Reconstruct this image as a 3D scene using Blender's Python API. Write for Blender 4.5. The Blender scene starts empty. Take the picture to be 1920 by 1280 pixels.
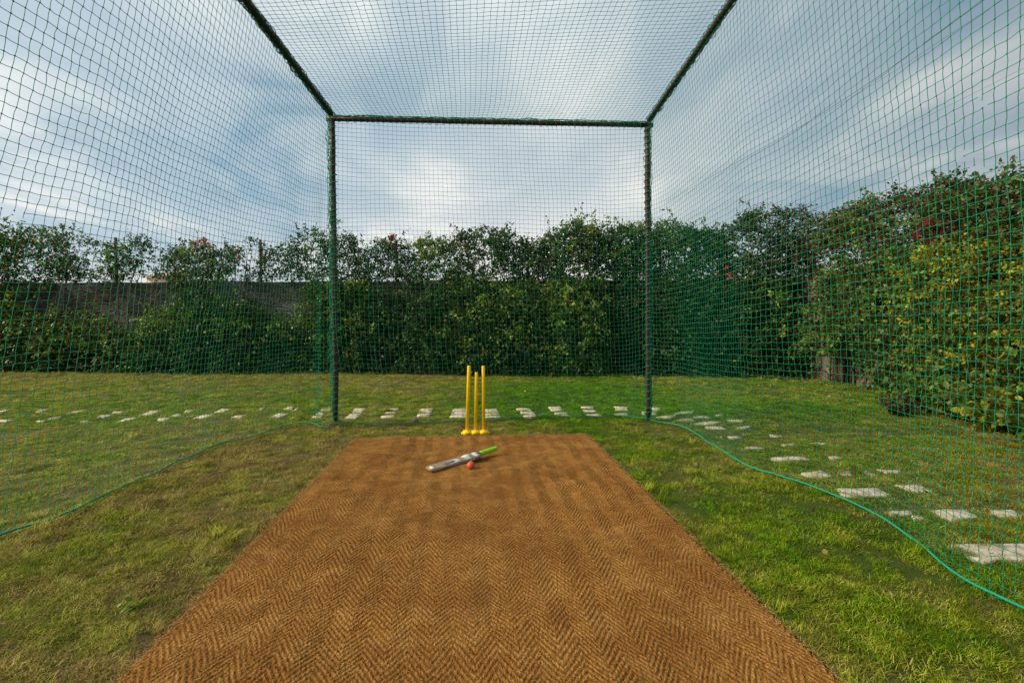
import bpy, math, random
import numpy as np
from mathutils import Vector, Matrix
R = math.radians
scene = bpy.context.scene
C = scene.collection
rng = np.random.default_rng(7)
random.seed(7)

# ------------------------------------------------------------------ camera
H = 1.23; FPX = 950.0; CX, CY = 960.0, 640.0
TH = math.atan(38/FPX); PS = math.atan(78/(FPX/math.cos(TH)))
FW = np.array([math.sin(PS)*math.cos(TH), math.cos(PS)*math.cos(TH), -math.sin(TH)])
RT = np.array([math.cos(PS), -math.sin(PS), 0.0]); UP = np.cross(RT, FW)
CAM = np.array([0, 0, H])
cam_d = bpy.data.cameras.new('camera'); cam_d.sensor_width = 36; cam_d.lens = FPX/1920*36
cam_d.clip_start = 0.05; cam_d.clip_end = 3000
cam = bpy.data.objects.new('camera', cam_d); C.objects.link(cam); scene.camera = cam
M = Matrix([[RT[0], UP[0], -FW[0], 0], [RT[1], UP[1], -FW[1], 0], [RT[2], UP[2], -FW[2], H], [0, 0, 0, 1]])
cam.matrix_world = M

def ray(x, y): return FW*FPX + RT*(x-CX) + UP*(CY-y)
def gp(x, y, z=0.0):                       # photo pixel -> point on a level plane
    d = ray(x, y); t = (z-H)/d[2]; return CAM + d*t
def at_y(x, y, Y): d = ray(x, y); return CAM + d*(Y/d[1])
def at_x(x, y, X): d = ray(x, y); return CAM + d*(X/d[0])

# ------------------------------------------------------------------ world, sun, exposure
SUN_AZ, SUN_EL = R(-96), R(33)             # azimuth from +Y towards +X
w = bpy.data.worlds.new('World'); scene.world = w; w.use_nodes = True
nt = w.node_tree; nt.nodes.clear()
def N(nt, typ, **kw):
    n = nt.nodes.new(typ)
    for k, v in kw.items(): setattr(n, k, v)
    return n
def L(nt, a, b): nt.links.new(a, b)
def math_n(nt, op, a, b=None, c=None, clamp=False):
    n = N(nt, 'ShaderNodeMath', operation=op, use_clamp=clamp)
    for i, v in enumerate((a, b, c)):
        if v is None: continue
        if isinstance(v, (int, float)): n.inputs[i].default_value = v
        else: L(nt, v, n.inputs[i])
    return n.outputs[0]
def mixc(nt, f, a, b, blend='MIX'):
    n = N(nt, 'ShaderNodeMix', data_type='RGBA', blend_type=blend)
    for s, v in ((n.inputs[0], f), (n.inputs[6], a), (n.inputs[7], b)):
        if isinstance(v, (int, float)): s.default_value = v
        elif isinstance(v, tuple): s.default_value = (*v, 1) if len(v) == 3 else v
        else: L(nt, v, s)
    return n.outputs[2]
def ramp(nt, f, stops, interp='LINEAR'):
    n = N(nt, 'ShaderNodeValToRGB'); cr = n.color_ramp; cr.interpolation = interp
    while len(cr.elements) > 1: cr.elements.remove(cr.elements[-1])
    cr.elements[0].position = stops[0][0]; c = stops[0][1]; cr.elements[0].color = (*c, 1) if isinstance(c, tuple) else (c, c, c, 1)
    for p, c in stops[1:]:
        e = cr.elements.new(p); e.color = (*c, 1) if isinstance(c, tuple) else (c, c, c, 1)
    L(nt, f, n.inputs[0]); return n.outputs[0]
def noise(nt, vec, scale, detail=4, rough=.55, dist=0, dim='3D'):
    n = N(nt, 'ShaderNodeTexNoise', noise_dimensions=dim)
    if vec is not None: L(nt, vec, n.inputs['Vector'])
    n.inputs['Scale'].default_value = scale; n.inputs['Detail'].default_value = detail
    n.inputs['Roughness'].default_value = rough; n.inputs['Distortion'].default_value = dist
    return n.outputs[0]

tc = N(nt, 'ShaderNodeTexCoord'); sep = N(nt, 'ShaderNodeSeparateXYZ'); L(nt, tc.outputs['Generated'], sep.inputs[0])
sx, sy, sz = sep.outputs
den = math_n(nt, 'ADD', math_n(nt, 'MAXIMUM', sz, 0.0), 0.10)
pxn = math_n(nt, 'DIVIDE', sx, den); pyn = math_n(nt, 'DIVIDE', sy, den)
comb = N(nt, 'ShaderNodeCombineXYZ'); L(nt, pxn, comb.inputs[0]); L(nt, pyn, comb.inputs[1])
def mapped(rot, sc, loc=(0, 0, 0)):
    m = N(nt, 'ShaderNodeMapping'); m.inputs['Rotation'].default_value = (0, 0, rot)
    m.inputs['Scale'].default_value = sc; m.inputs['Location'].default_value = loc
    L(nt, comb.outputs[0], m.inputs[0]); return m.outputs[0]
streak = noise(nt, mapped(R(16), (1.05, .68, 1), (.2, 2.9, 0)), 1.15, 6, .55, .9)
big = noise(nt, mapped(R(-20), (.7, .4, 1), (3.1, .4, 0)), 1.0, 3, .5, .3)
cov = math_n(nt, 'ADD', math_n(nt, 'MULTIPLY', streak, .62), math_n(nt, 'MULTIPLY', big, .42))
covr = ramp(nt, cov, [(.37, 0.05), (.50, .5), (.64, 1.0)], 'EASE')
hor = math_n(nt, 'POWER', math_n(nt, 'SUBTRACT', 1.0, math_n(nt, 'MAXIMUM', sz, 0.0)), 7.0)
glow = ramp(nt, math_n(nt, 'ADD', math_n(nt, 'MULTIPLY', sx, .17), math_n(nt, 'MULTIPLY', sy, .985)), [(.86, 0.0), (.965, .35), (1.0, .9)], 'EASE')
covf = math_n(nt, 'MAXIMUM', math_n(nt, 'MAXIMUM', covr, math_n(nt, 'MULTIPLY', hor, .95)), glow)
sky = N(nt, 'ShaderNodeTexSky', sky_type='NISHITA'); sky.sun_disc = False
sky.sun_elevation = SUN_EL; sky.sun_rotation = SUN_AZ % (2*math.pi)
sky.air_density = 1.0; sky.dust_density = 1.5; sky.ozone_density = 2.0
lft = ramp(nt, sx, [(-.0, 1.0), (1.0, 0.0)])
dark = noise(nt, mapped(R(8), (1.1, .5, 1), (7, 1, 0)), 1.6, 4, .5, .4)
ccol = mixc(nt, ramp(nt, dark, [(.40, 0.0), (.62, 1.0)]), (7.5, 7.8, 7.8), (4.5, 5.4, 6.0))
ccol = mixc(nt, hor, ccol, (7.3, 7.0, 6.7))
rightdim = ramp(nt, math_n(nt, 'MULTIPLY', math_n(nt, 'ADD', sx, math_n(nt, 'MULTIPLY', sz, .25)), 1.0), [(.25, 1.0), (.8, .66)])
blue = mixc(nt, .75, sky.outputs[0], (2.2, 3.7, 5.0))
col = mixc(nt, covf, blue, ccol)
col = mixc(nt, math_n(nt, 'MULTIPLY', glow, .8), col, (8.6, 8.1, 7.4))
vm = N(nt, 'ShaderNodeVectorMath', operation='SCALE'); L(nt, col, vm.inputs[0]); L(nt, rightdim, vm.inputs['Scale'])
bg = N(nt, 'ShaderNodeBackground'); L(nt, vm.outputs[0], bg.inputs[0]); bg.inputs[1].default_value = 0.080
wo = N(nt, 'ShaderNodeOutputWorld'); L(nt, bg.outputs[0], wo.inputs[0])

sd = bpy.data.lights.new('sun', 'SUN'); sd.energy = 3.4; sd.angle = R(15); sd.color = (1, .84, .55)
so = bpy.data.objects.new('sun', sd); C.objects.link(so)
sdir = Vector((math.sin(SUN_AZ)*math.cos(SUN_EL), math.cos(SUN_AZ)*math.cos(SUN_EL), math.sin(SUN_EL)))
so.rotation_euler = sdir.to_track_quat('Z', 'Y').to_euler()
scene.view_settings.view_transform = 'Standard'; scene.view_settings.look = 'None'
scene.view_settings.gamma = 1; scene.view_settings.use_curve_mapping = False
scene.view_settings.exposure = 0.60
scene.cycles.max_bounces = 6; scene.cycles.transparent_max_bounces = 4

# ------------------------------------------------------------------ helpers
def tag(o, label=None, cat=None, group=None, kind=None):
    if label: o['label'] = label
    if cat: o['category'] = cat
    if group: o['group'] = group
    if kind: o['kind'] = kind
    return o
def empty(name, loc, label=None, cat=None, group=None):
    o = bpy.data.objects.new(name, None); C.objects.link(o); o.location = loc
    return tag(o, label, cat, group)
def mesh_np(name, V, F, mat=None, parent=None, smooth=False, colors=None):
    """V (n,3); F list of int arrays, each (m,k)"""
    V = np.asarray(V, dtype=np.float32)
    q = parent
    while q is not None:                                 # coordinates come in world space
        V = V - np.array(q.location, dtype=np.float32); q = q.parent
    if not isinstance(F, list): F = [F]
    F = [np.asarray(f, dtype=np.int32) for f in F if len(f)]
    me = bpy.data.meshes.new(name)
    me.vertices.add(len(V)); me.vertices.foreach_set('co', V.ravel())
    nl = sum(f.size for f in F); npoly = sum(len(f) for f in F)
    me.loops.add(nl); me.polygons.add(npoly)
    me.loops.foreach_set('vertex_index', np.concatenate([f.ravel() for f in F]))
    tot = np.concatenate([np.full(len(f), f.shape[1], np.int32) for f in F])
    st = np.concatenate([[0], np.cumsum(tot)[:-1]]).astype(np.int32)
    me.polygons.foreach_set('loop_start', st); me.polygons.foreach_set('loop_total', tot)
    me.update(calc_edges=True); me.validate()
    if smooth: me.polygons.foreach_set('use_smooth', np.ones(len(me.polygons), bool))
    if colors is not None:
        a = me.color_attributes.new('tint', 'FLOAT_COLOR', 'POINT')
        c = np.ones((len(V), 4), np.float32); c[:, :3] = colors; a.data.foreach_set('color', c.ravel())
    if mat: me.materials.append(mat)
    o = bpy.data.objects.new(name, me); C.objects.link(o)
    if parent: o.parent = parent
    return o
class MB:
    def __init__(s): s.V = []; s.F = {}; s.n = 0; s.C = []
    def add(s, V, F, col=None):
        V = np.asarray(V, float)
        Fs = F if isinstance(F, list) else [F]
        for f in Fs:
            f = np.asarray(f)
            if len(f): s.F.setdefault(f.shape[1], []).append(f + s.n)
        s.V.append(V); s.n += len(V)
        if col is not None: s.C.append(np.broadcast_to(np.asarray(col, float), (len(V), 3)))
    def box(s, c, size, rz=0, tilt=None):
        x, y, z = np.array(size)/2
        P = np.array([[-x,-y,-z],[x,-y,-z],[x,y,-z],[-x,y,-z],[-x,-y,z],[x,-y,z],[x,y,z],[-x,y,z]])
        ca, sa = math.cos(rz), math.sin(rz)
        P = P @ np.array([[ca, sa, 0], [-sa, ca, 0], [0, 0, 1]])
        s.add(P+np.array(c), np.array([[0,3,2,1],[4,5,6,7],[0,1,5,4],[1,2,6,5],[2,3,7,6],[3,0,4,7]]))
    def tube(s, P, r, k=8, cap=True, col=None):
        P = np.asarray(P, float); n = len(P); r = np.broadcast_to(np.asarray(r, float), (n,))
        T = np.gradient(P, axis=0); T /= np.linalg.norm(T, axis=1)[:, None]+1e-12
        ref = np.array([0, 0, 1.]) if abs(T[:, 2]).mean() < .8 else np.array([1., 0, 0])
        A = np.cross(T, ref); A /= np.linalg.norm(A, axis=1)[:, None]+1e-12; B = np.cross(T, A)
        a = np.arange(k)/k*2*np.pi
        V = P[:, None]+r[:, None, None]*(np.cos(a)[None, :, None]*A[:, None]+np.sin(a)[None, :, None]*B[:, None])
        i = np.arange(n-1)[:, None]*k; j = np.arange(k)[None]; j2 = (j+1) % k
        Q = np.stack([i+j, i+j2, i+k+j2, i+k+j], -1).reshape(-1, 4)
        Fs = [Q]
        if cap: Fs.append(np.array([list(range(k))[::-1], [(n-1)*k+q for q in range(k)]]))
        s.add(V.reshape(-1, 3), Fs, col)
    def build(s, name, mat=None, parent=None, smooth=False):
        V = np.concatenate(s.V); F = [np.concatenate(f) for f in s.F.values()]
        return mesh_np(name, V, F, mat, parent, smooth, np.concatenate(s.C) if s.C else None)
def resample(P, step):
    P = np.asarray(P, float); d = np.concatenate([[0], np.cumsum(np.linalg.norm(np.diff(P, axis=0), axis=1))])
    n = max(2, int(round(d[-1]/step))+1); t = np.linspace(0, d[-1], n)
    return np.stack([np.interp(t, d, P[:, i]) for i in range(P.shape[1])], 1)
def smoothline(P, it=3):
    P = np.asarray(P, float)
    for _ in range(it):
        Q = P.copy(); Q[1:-1] = .25*P[:-2]+.5*P[1:-1]+.25*P[2:]; P = Q
    return P
# value noise in numpy
_T = np.random.default_rng(3).random((64, 64, 16))
def vnoise(x, y, z=0.0, sc=1.0):
    x = np.asarray(x, float)*sc; y = np.asarray(y, float)*sc; z = np.asarray(z, float)*sc+np.zeros_like(x)
    x, y, z = np.broadcast_arrays(x, y, z)
    i, j, k = (np.floor(v).astype(int) for v in (x, y, z)); fx, fy, fz = x-i, y-j, z-k
    fx, fy, fz = (f*f*(3-2*f) for f in (fx, fy, fz)); r = 0
    for a in (0, 1):
        for b in (0, 1):
            for c in (0, 1):
                r = r+_T[(i+a) % 64, (j+b) % 64, (k+c) % 16]*(fx if a else 1-fx)*(fy if b else 1-fy)*(fz if c else 1-fz)
    return r
def fbm(x, y, z=0.0, sc=1.0, o=3):
    r = 0; a = .5
    for q in range(o): r = r+a*vnoise(np.asarray(x)+q*7.3, np.asarray(y)-q*3.1, z, sc*2**q); a *= .5
    return r/(1-.5**o)

# ------------------------------------------------------------------ materials
def mat_new(name):
    m = bpy.data.materials.new(name); m.use_nodes = True
    return m, m.node_tree, m.node_tree.nodes['Principled BSDF']
def simple(name, col, rough=.6, spec=.4, var=.25, scale=30, bump=.0, metal=0):
    m, t, b = mat_new(name)
    g = N(t, 'ShaderNodeNewGeometry'); n1 = noise(t, g.outputs['Position'], scale, 5, .6)
    c = mixc(t, ramp(t, n1, [(.3, 0.0), (.7, 1.0)]), tuple(x*(1-var) for x in col), tuple(min(1, x*(1+var)) for x in col))
    L(t, c, b.inputs['Base Color']); b.inputs['Roughness'].default_value = rough
    b.inputs['Specular IOR Level'].default_value = spec; b.inputs['Metallic'].default_value = metal
    if bump:
        bp = N(t, 'ShaderNodeBump'); bp.inputs['Strength'].default_value = bump; bp.inputs['Distance'].default_value = .01
        L(t, n1, bp.inputs['Height']); L(t, bp.outputs[0], b.inputs['Normal'])
    return m

def lawn_color(t):
    """patches of green, olive and dry turf by world position"""
    g = N(t, 'ShaderNodeNewGeometry'); s = N(t, 'ShaderNodeSeparateXYZ'); L(t, g.outputs['Position'], s.inputs[0])
    flat = N(t, 'ShaderNodeCombineXYZ'); L(t, s.outputs[0], flat.inputs[0]); L(t, s.outputs[1], flat.inputs[1])
    p = flat.outputs[0]
    n1 = noise(t, p, .55, 3, .5); n2 = noise(t, p, 2.6, 4, .6, .4); n3 = noise(t, p, 11, 3, .6)
    # drier on the left of the matting, greener on the right and by the path
    gx = ramp(t, math_n(t, 'MULTIPLY_ADD', s.outputs[0], .125, .5), [(.2, .60), (.36, .80), (.50, .68), (.66, .34), (.85, .34), (1.0, .50)])
    yb = ramp(t, math_n(t, 'MULTIPLY', s.outputs[1], .08), [(.30, .10), (.40, .07), (.50, 0.0), (.56, .0), (.75, 0.05), (1.0, .14)])
    band = ramp(t, math_n(t, 'MULTIPLY', s.outputs[1], .08), [(.47, 0.0), (.54, 1.0), (.70, .9), (.86, .2)])
    cen = ramp(t, math_n(t, 'MULTIPLY_ADD', s.outputs[0], .125, .5), [(.1, .25), (.35, .50), (.47, .65), (.6, 1.0), (.8, 1.0), (.95, .4)])
    dry = math_n(t, 'ADD', gx, yb)
    dry = math_n(t, 'SUBTRACT', dry, math_n(t, 'MULTIPLY', math_n(t, 'MULTIPLY', band, cen), .56))
    dry = math_n(t, 'ADD', dry, math_n(t, 'MULTIPLY', math_n(t, 'SUBTRACT', n1, .5), .9))
    dry = math_n(t, 'ADD', dry, math_n(t, 'MULTIPLY', math_n(t, 'SUBTRACT', n2, .5), 1.3))
    dry = math_n(t, 'ADD', dry, math_n(t, 'MULTIPLY', math_n(t, 'SUBTRACT', n3, .5), .6), clamp=True)
    return dry, p, n2
def grass_mat():
    m, t, b = mat_new('grass_blades')
    dry, p, n2 = lawn_color(t)
    at = N(t, 'ShaderNodeAttribute', attribute_name='tint')
    oi = N(t, 'ShaderNodeObjectInfo')
    d2 = math_n(t, 'ADD', dry, math_n(t, 'MULTIPLY', math_n(t, 'SUBTRACT', at.outputs['Fac'], .5), .5), clamp=True)
    d2 = math_n(t, 'ADD', d2, math_n(t, 'MULTIPLY', math_n(t, 'SUBTRACT', oi.outputs['Random'], .5), .22), clamp=True)
    c = ramp(t, d2, [(0.0, (.125, .30, .006)), (.22, (.165, .30, .007)), (.42, (.23, .30, .012)), (.62, (.31, .31, .035)), (.82, (.42, .38, .10)), (1.0, (.27, .18, .07))])
    vr = math_n(t, 'ADD', math_n(t, 'MULTIPLY', oi.outputs['Random'], .55), math_n(t, 'MULTIPLY', noise(t, p, 7.5, 3, .6), .9))
    sc_ = N(t, 'ShaderNodeVectorMath', operation='SCALE'); L(t, c, sc_.inputs[0]); L(t, ramp(t, vr, [(.42, .50), (.75, 1.05), (1.0, 1.6)]), sc_.inputs['Scale']); c = sc_.outputs[0]
    L(t, c, b.inputs['Base Color']); b.inputs['Roughness'].default_value = .55; b.inputs['Specular IOR Level'].default_value = .12
    tr = N(t, 'ShaderNodeBsdfTranslucent'); L(t, c, tr.inputs[0])
    mx = N(t, 'ShaderNodeMixShader'); mx.inputs[0].default_value = .42
    L(t, b.outputs[0], mx.inputs[1]); L(t, tr.outputs[0], mx.inputs[2]); L(t, mx.outputs[0], t.nodes['Material Output'].inputs[0])
    return m
def ground_mat():
    m, t, b = mat_new('turf_soil')
    dry, p, n2 = lawn_color(t)
    n4 = noise(t, p, 60, 4, .7)
    d2 = math_n(t, 'ADD', dry, math_n(t, 'MULTIPLY', math_n(t, 'SUBTRACT', n4, .5), .8), clamp=True)
    c = ramp(t, d2, [(0.0, (.035, .075, .008)), (.4, (.065, .085, .016)), (.7, (.12, .105, .038)), (1.0, (.11, .075, .04))])
    L(t, c, b.inputs['Base Color']); b.inputs['Roughness'].default_value = .95; b.inputs['Specular IOR Level'].default_value = .1
    bp = N(t, 'ShaderNodeBump'); bp.inputs['Strength'].default_value = .8; bp.inputs['Distance'].default_value = .02
    L(t, n4, bp.inputs['Height']); L(t, bp.outputs[0], b.inputs['Normal'])
    return m
def leaf_mat(name, trans=.35, rough=.45, gloss=.35):
    m, t, b = mat_new(name)
    at = N(t, 'ShaderNodeAttribute', attribute_name='tint')
    L(t, at.outputs['Color'], b.inputs['Base Color']); b.inputs['Roughness'].default_value = rough
    b.inputs['Specular IOR Level'].default_value = gloss
    tr = N(t, 'ShaderNodeBsdfTranslucent')
    c2 = mixc(t, 1.0, at.outputs['Color'], (1.15, 1.3, .5), 'MULTIPLY'); L(t, c2, tr.inputs[0])
    mx = N(t, 'ShaderNodeMixShader'); mx.inputs[0].default_value = trans
    L(t, b.outputs[0], mx.inputs[1]); L(t, tr.outputs[0], mx.inputs[2]); L(t, mx.outputs[0], t.nodes['Material Output'].inputs[0])
    return m
def coir_mat():
    m, t, b = mat_new('coir_weave')
    g = N(t, 'ShaderNodeNewGeometry'); pos = g.outputs['Position']
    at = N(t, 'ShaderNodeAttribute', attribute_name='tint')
    fine = noise(t, pos, 260, 3, .7); mid = noise(t, pos, 38, 4, .6); big = noise(t, pos, 2.2, 3, .55)
    v = N(t, 'ShaderNodeTexVoronoi'); L(t, pos, v.inputs['Vector']); v.inputs['Scale'].default_value = 105
    yarn = ramp(t, math_n(t, 'ADD', math_n(t, 'MULTIPLY', fine, .6), math_n(t, 'MULTIPLY', mid, .4)),
                [(.30, (.09, .036, .008)), (.45, (.25, .120, .028)), (.60, (.42, .228, .062)), (.76, (.68, .44, .18))])
    st = mixc(t, ramp(t, big, [(.40, 0.0), (.62, .55)]), yarn, (.17, .072, .016))
    patch = noise(t, pos, 6.5, 4, .65, .6); st = mixc(t, ramp(t, patch, [(.50, 0.0), (.68, .35)]), st, (.52, .32, .11))
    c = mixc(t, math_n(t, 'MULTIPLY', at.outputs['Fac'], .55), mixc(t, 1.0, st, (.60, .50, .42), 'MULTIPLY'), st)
    L(t, mixc(t, at.outputs['Fac'], mixc(t, 1.0, st, (.44, .35, .27), 'MULTIPLY'), mixc(t, 1.0, st, (1.28, 1.20, 1.12), 'MULTIPLY')), b.inputs['Base Color'])  # groove shade painted into the coir colour: recesses darkened, rib tips lightened
    b.inputs['Roughness'].default_value = .9; b.inputs['Specular IOR Level'].default_value = .15
    hsum = math_n(t, 'ADD', math_n(t, 'MULTIPLY', v.outputs['Distance'], -1.0), math_n(t, 'MULTIPLY', fine, .5))
    bp = N(t, 'ShaderNodeBump'); bp.inputs['Strength'].default_value = .9; bp.inputs['Distance'].default_value = .006
    L(t, hsum, bp.inputs['Height']); L(t, bp.outputs[0], b.inputs['Normal'])
    return m
def wall_mat(name, c1, c2, c3, scale=3.0):
    m, t, b = mat_new(name)
    g = N(t, 'ShaderNodeNewGeometry'); pos = g.outputs['Position']
    mp = N(t, 'ShaderNodeMapping'); mp.inputs['Scale'].default_value = (1, 1, 1.9); L(t, pos, mp.inputs[0])
    wn = N(t, 'ShaderNodeTexNoise'); wn.inputs['Scale'].default_value = 4; L(t, mp.outputs[0], wn.inputs['Vector'])
    ad = N(t, 'ShaderNodeVectorMath', operation='MULTIPLY_ADD'); L(t, wn.outputs['Color'], ad.inputs[0]); ad.inputs[1].default_value = (.25,)*3; L(t, mp.outputs[0], ad.inputs[2])
    v = N(t, 'ShaderNodeTexVoronoi'); L(t, ad.outputs[0], v.inputs['Vector']); v.inputs['Scale'].default_value = scale
    ve = N(t, 'ShaderNodeTexVoronoi', feature='DISTANCE_TO_EDGE'); L(t, ad.outputs[0], ve.inputs['Vector']); ve.inputs['Scale'].default_value = scale
    sp = N(t, 'ShaderNodeSeparateColor'); L(t, v.outputs['Color'], sp.inputs[0])
    c = ramp(t, sp.outputs[0], [(0.1, c1), (.45, c2), (.8, c3), (1.0, c1)])
    n1 = noise(t, pos, 14, 6, .65); n2 = noise(t, pos, 1.2, 4, .6)
    c = mixc(t, ramp(t, n2, [(.52, 0.0), (.6, .8)]), c, (.19, .185, .18))
    c = mixc(t, ramp(t, n1, [(.35, .75), (.6, 0.0)]), c, (.03, .028, .026))
    mort = ramp(t, ve.outputs['Distance'], [(.0, 0.0), (.06, 1.0)])
    c = mixc(t, mort, (.07, .065, .06), c)
    L(t, c, b.inputs['Base Color']); b.inputs['Roughness'].default_value = .95; b.inputs['Specular IOR Level'].default_value = .1
    bp = N(t, 'ShaderNodeBump'); bp.inputs['Strength'].default_value = 1; bp.inputs['Distance'].default_value = .05
    L(t, math_n(t, 'ADD', math_n(t, 'MULTIPLY', mort, .8), n1), bp.inputs['Height']); L(t, bp.outputs[0], b.inputs['Normal'])
    return m
def slab_mat():
    m, t, b = mat_new('pale_stone')
    g = N(t, 'ShaderNodeNewGeometry'); pos = g.outputs['Position']; oi = N(t, 'ShaderNodeObjectInfo')
    n1 = noise(t, pos, 9, 6, .65, .8); n2 = noise(t, pos, 60, 4, .6)
    c = ramp(t, n1, [(.28, (.11, .085, .05)), (.43, (.36, .30, .22)), (.55, (.56, .51, .43)), (.8, (.68, .63, .56))])
    c = mixc(t, math_n(t, 'MULTIPLY', oi.outputs['Random'], .35), c, (.62, .54, .45))
    c = mixc(t, ramp(t, n2, [(.3, .5), (.5, 0.0)]), c, (.22, .17, .11))
    L(t, c, b.inputs['Base Color']); b.inputs['Roughness'].default_value = .85
    bp = N(t, 'ShaderNodeBump'); bp.inputs['Strength'].default_value = .5; bp.inputs['Distance'].default_value = .01
    L(t, n1, bp.inputs['Height']); L(t, bp.outputs[0], b.inputs['Normal'])
    return m

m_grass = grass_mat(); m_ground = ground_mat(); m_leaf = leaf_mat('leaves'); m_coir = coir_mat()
m_petal = leaf_mat('petals', .4, .6, .1)
m_bark = simple('bark', (.10, .08, .06), .9, .1, .4, 40, .6)
m_net = simple('netting_twine', (.005, .255, .135), .7, .2, .35, 25)
m_rope = simple('border_rope', (.008, .29, .18), .6, .3, .25, 120, .5)
m_lace = simple('lacing_twine', (.01, .24, .15), .7, .2, .4, 60)
m_lace2 = simple('old_lacing_twine', (.008, .085, .055), .8, .2, .5, 60)
m_pole = simple('brown_painted_pipe', (.045, .021, .016), .5, .4, .45, 18, .15)
m_wallb = wall_mat('rubble_stone', (.075, .064, .06), (.12, .105, .10), (.09, .05, .038), 2.6)
m_wallr = wall_mat('rendered_stone', (.30, .24, .19), (.38, .31, .25), (.24, .18, .13), 1.6)
m_slab = slab_mat()
m_yellow = simple('yellow_plastic', (1.0, .62, .004), .36, .5, .07, 9)
m_iron = simple('rusty_iron', (.05, .04, .035), .8, .3, .4, 50)


# ------------------------------------------------------------------ layout numbers
PL, PR = gp(630, 796), gp(1215, 790)                     # feet of the two back poles
TPL, TPR = at_y(623, 224, PL[1]), at_y(1214, 236, PR[1])   # their tops
MX0, MX1, MY0, MY1 = -1.195, 1.245, .55, 5.33            # matting

SL = """8 768 22 768 2 774 -8 774;2 786.5 27 786.5 12 790 -8 790;74 769 91 768 82 773 66 773;70 788 86 788 82 790 66 789.5
98 782 119 780 108 784.5 90 785;140 772 166 768.5 146 774 124 777;152 787.5 169 786 165 789 150 789.5;190 776 211 776 198 780 181 781
215 770 232 770 226 773 209 772.5;236 781 261 780 240 787 216 789;282 768 305 767 286 775 262 776;300 783 318 783 310 788 294 787
331 775.5 343 775.5 338 779 319 779;350 767 367 767 356 771.5 343 772;382 778.5 405 777 388 784.5 362 785;416 766.5 434 767 420 773 401 773
443 780 463 779 455 783.5 432 784.5;490 765 498 765 492 768.5 484 768;522 775.5 541 776 527 783 506 784;540 763.5 551 764 546 769 531 769
555 767 562 766 555 770.5 549 771;605 766 623 766 620 770 600 769.5;597 774 610 774 607 778 591 777;590 780.5 605 780.5 602 783 584 782.5
665 766 687 765 679 773 660 773;656 777 677 776 670 784 647 784;729 765 749 764 746 768.5 726 768.5;724 773.5 744 773 742 775.5 720 776
716 780 740 779 738 783.5 713 783;789 765 813 764 808 772 785 771;783 776 809 775 805 780 781 783;848 764 876 764 876 769 847 769
847 771 876 771 876 776 846 775;845 778 876 777 876 782 843 782;908 765 932 764.5 935 772 908 772;908 774 936 774 937 778 908 777
908 780 937 779 941 783 908 783;968 763.5 993 763 996 768 971 768;975 771 999 770.5 1003 775 979 774;981 778 1003 777 1006 781 982 782
1028 761 1051 761 1057 768 1034 769;1038 772 1061 771 1066 774 1042 776;1044 777 1062 776.5 1070 778.5 1052 778.5;1089 761 1111 760 1114 764 1092 764
1092 767 1116 767 1119 770 1099 770;1101 775 1125 774 1129 778 1105 777;1151 760 1176 761 1178 767 1154 767;1151 773 1176 772 1179 778 1155 776
1219 762 1239 763 1236 768 1217 767;1203 770 1233 770 1228 777 1202 775;1278 771 1302 769 1298 773 1260 775;1255 778 1269 777 1258 784 1228 781
1308 779 1325 779 1334 783 1297 782;1341 776 1356 775.5 1349 779 1340 778;1280 785 1297 784 1304 788 1265 788;1361 787 1400 786 1392 790 1366 790
1330 790 1351 790 1340 795 1292 794;1320 799 1355 799 1360 803 1326 803;1390 800 1408 798 1398 803 1379 802;1363 817 1385 817 1390 820 1366 820
1444 814 1464 816 1462 818 1447 817;1464 832 1490 830 1497 834 1470 835;1397 837 1425 836 1435 839 1396 841;1443 856 1505 854 1520 860 1450 862
1552 855 1572 854 1580 858 1560 860;1519 830 1550 829 1548 832 1524 832;1500 886 1542 882 1562 894 1514 895;1572 885 1597 883 1600 891 1582 890
1616 884 1625 883 1643 890 1632 892;1645 881 1690 881 1686 886 1664 887;1564 917 1646 917 1672 930 1584 933;1675 911 1724 910 1750 922 1715 924
1660 962 1705 960 1708 965 1668 967;1712 970 1728 969 1735 976 1716 976;1740 960 1806 957 1836 972 1782 979;1853 960 1900 959 1913 970 1872 972
1768 1021 1960 1020 2000 1048 1830 1052"""
SLABS = [[float(v) for v in q.split()] for line in SL.split('\n') for q in line.split(';')]
SC = np.array([(gp(q[0], q[1])+gp(q[2], q[3])+gp(q[4], q[5])+gp(q[6], q[7]))[:2]/4 for q in SLABS])
def hum(x, y):                                           # gentle unevenness of the lawn
    x = np.asarray(x, float); y = np.asarray(y, float); near = np.full(x.shape, 9.)
    for c in SC: near = np.minimum(near, (x-c[0])**2+(y-c[1])**2)
    h = (fbm(x, y, 0, .7, 2)-.5)*.05+(fbm(x, y, 3.3, 4.5, 3)-.5)*.045*(1-np.exp(-near/.09))
    for q in (PL, PR): h = h+.045*np.exp(-((x-q[0])**2+(y-q[1])**2)/.030)
    e = np.minimum(np.minimum(x-MX0+.12, MX1+.12-x), MY1+.12-y)          # flat under the matting
    k = np.clip(1-e/.12, 0, 1)
    return h*np.clip(k, 0, 1)

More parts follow.
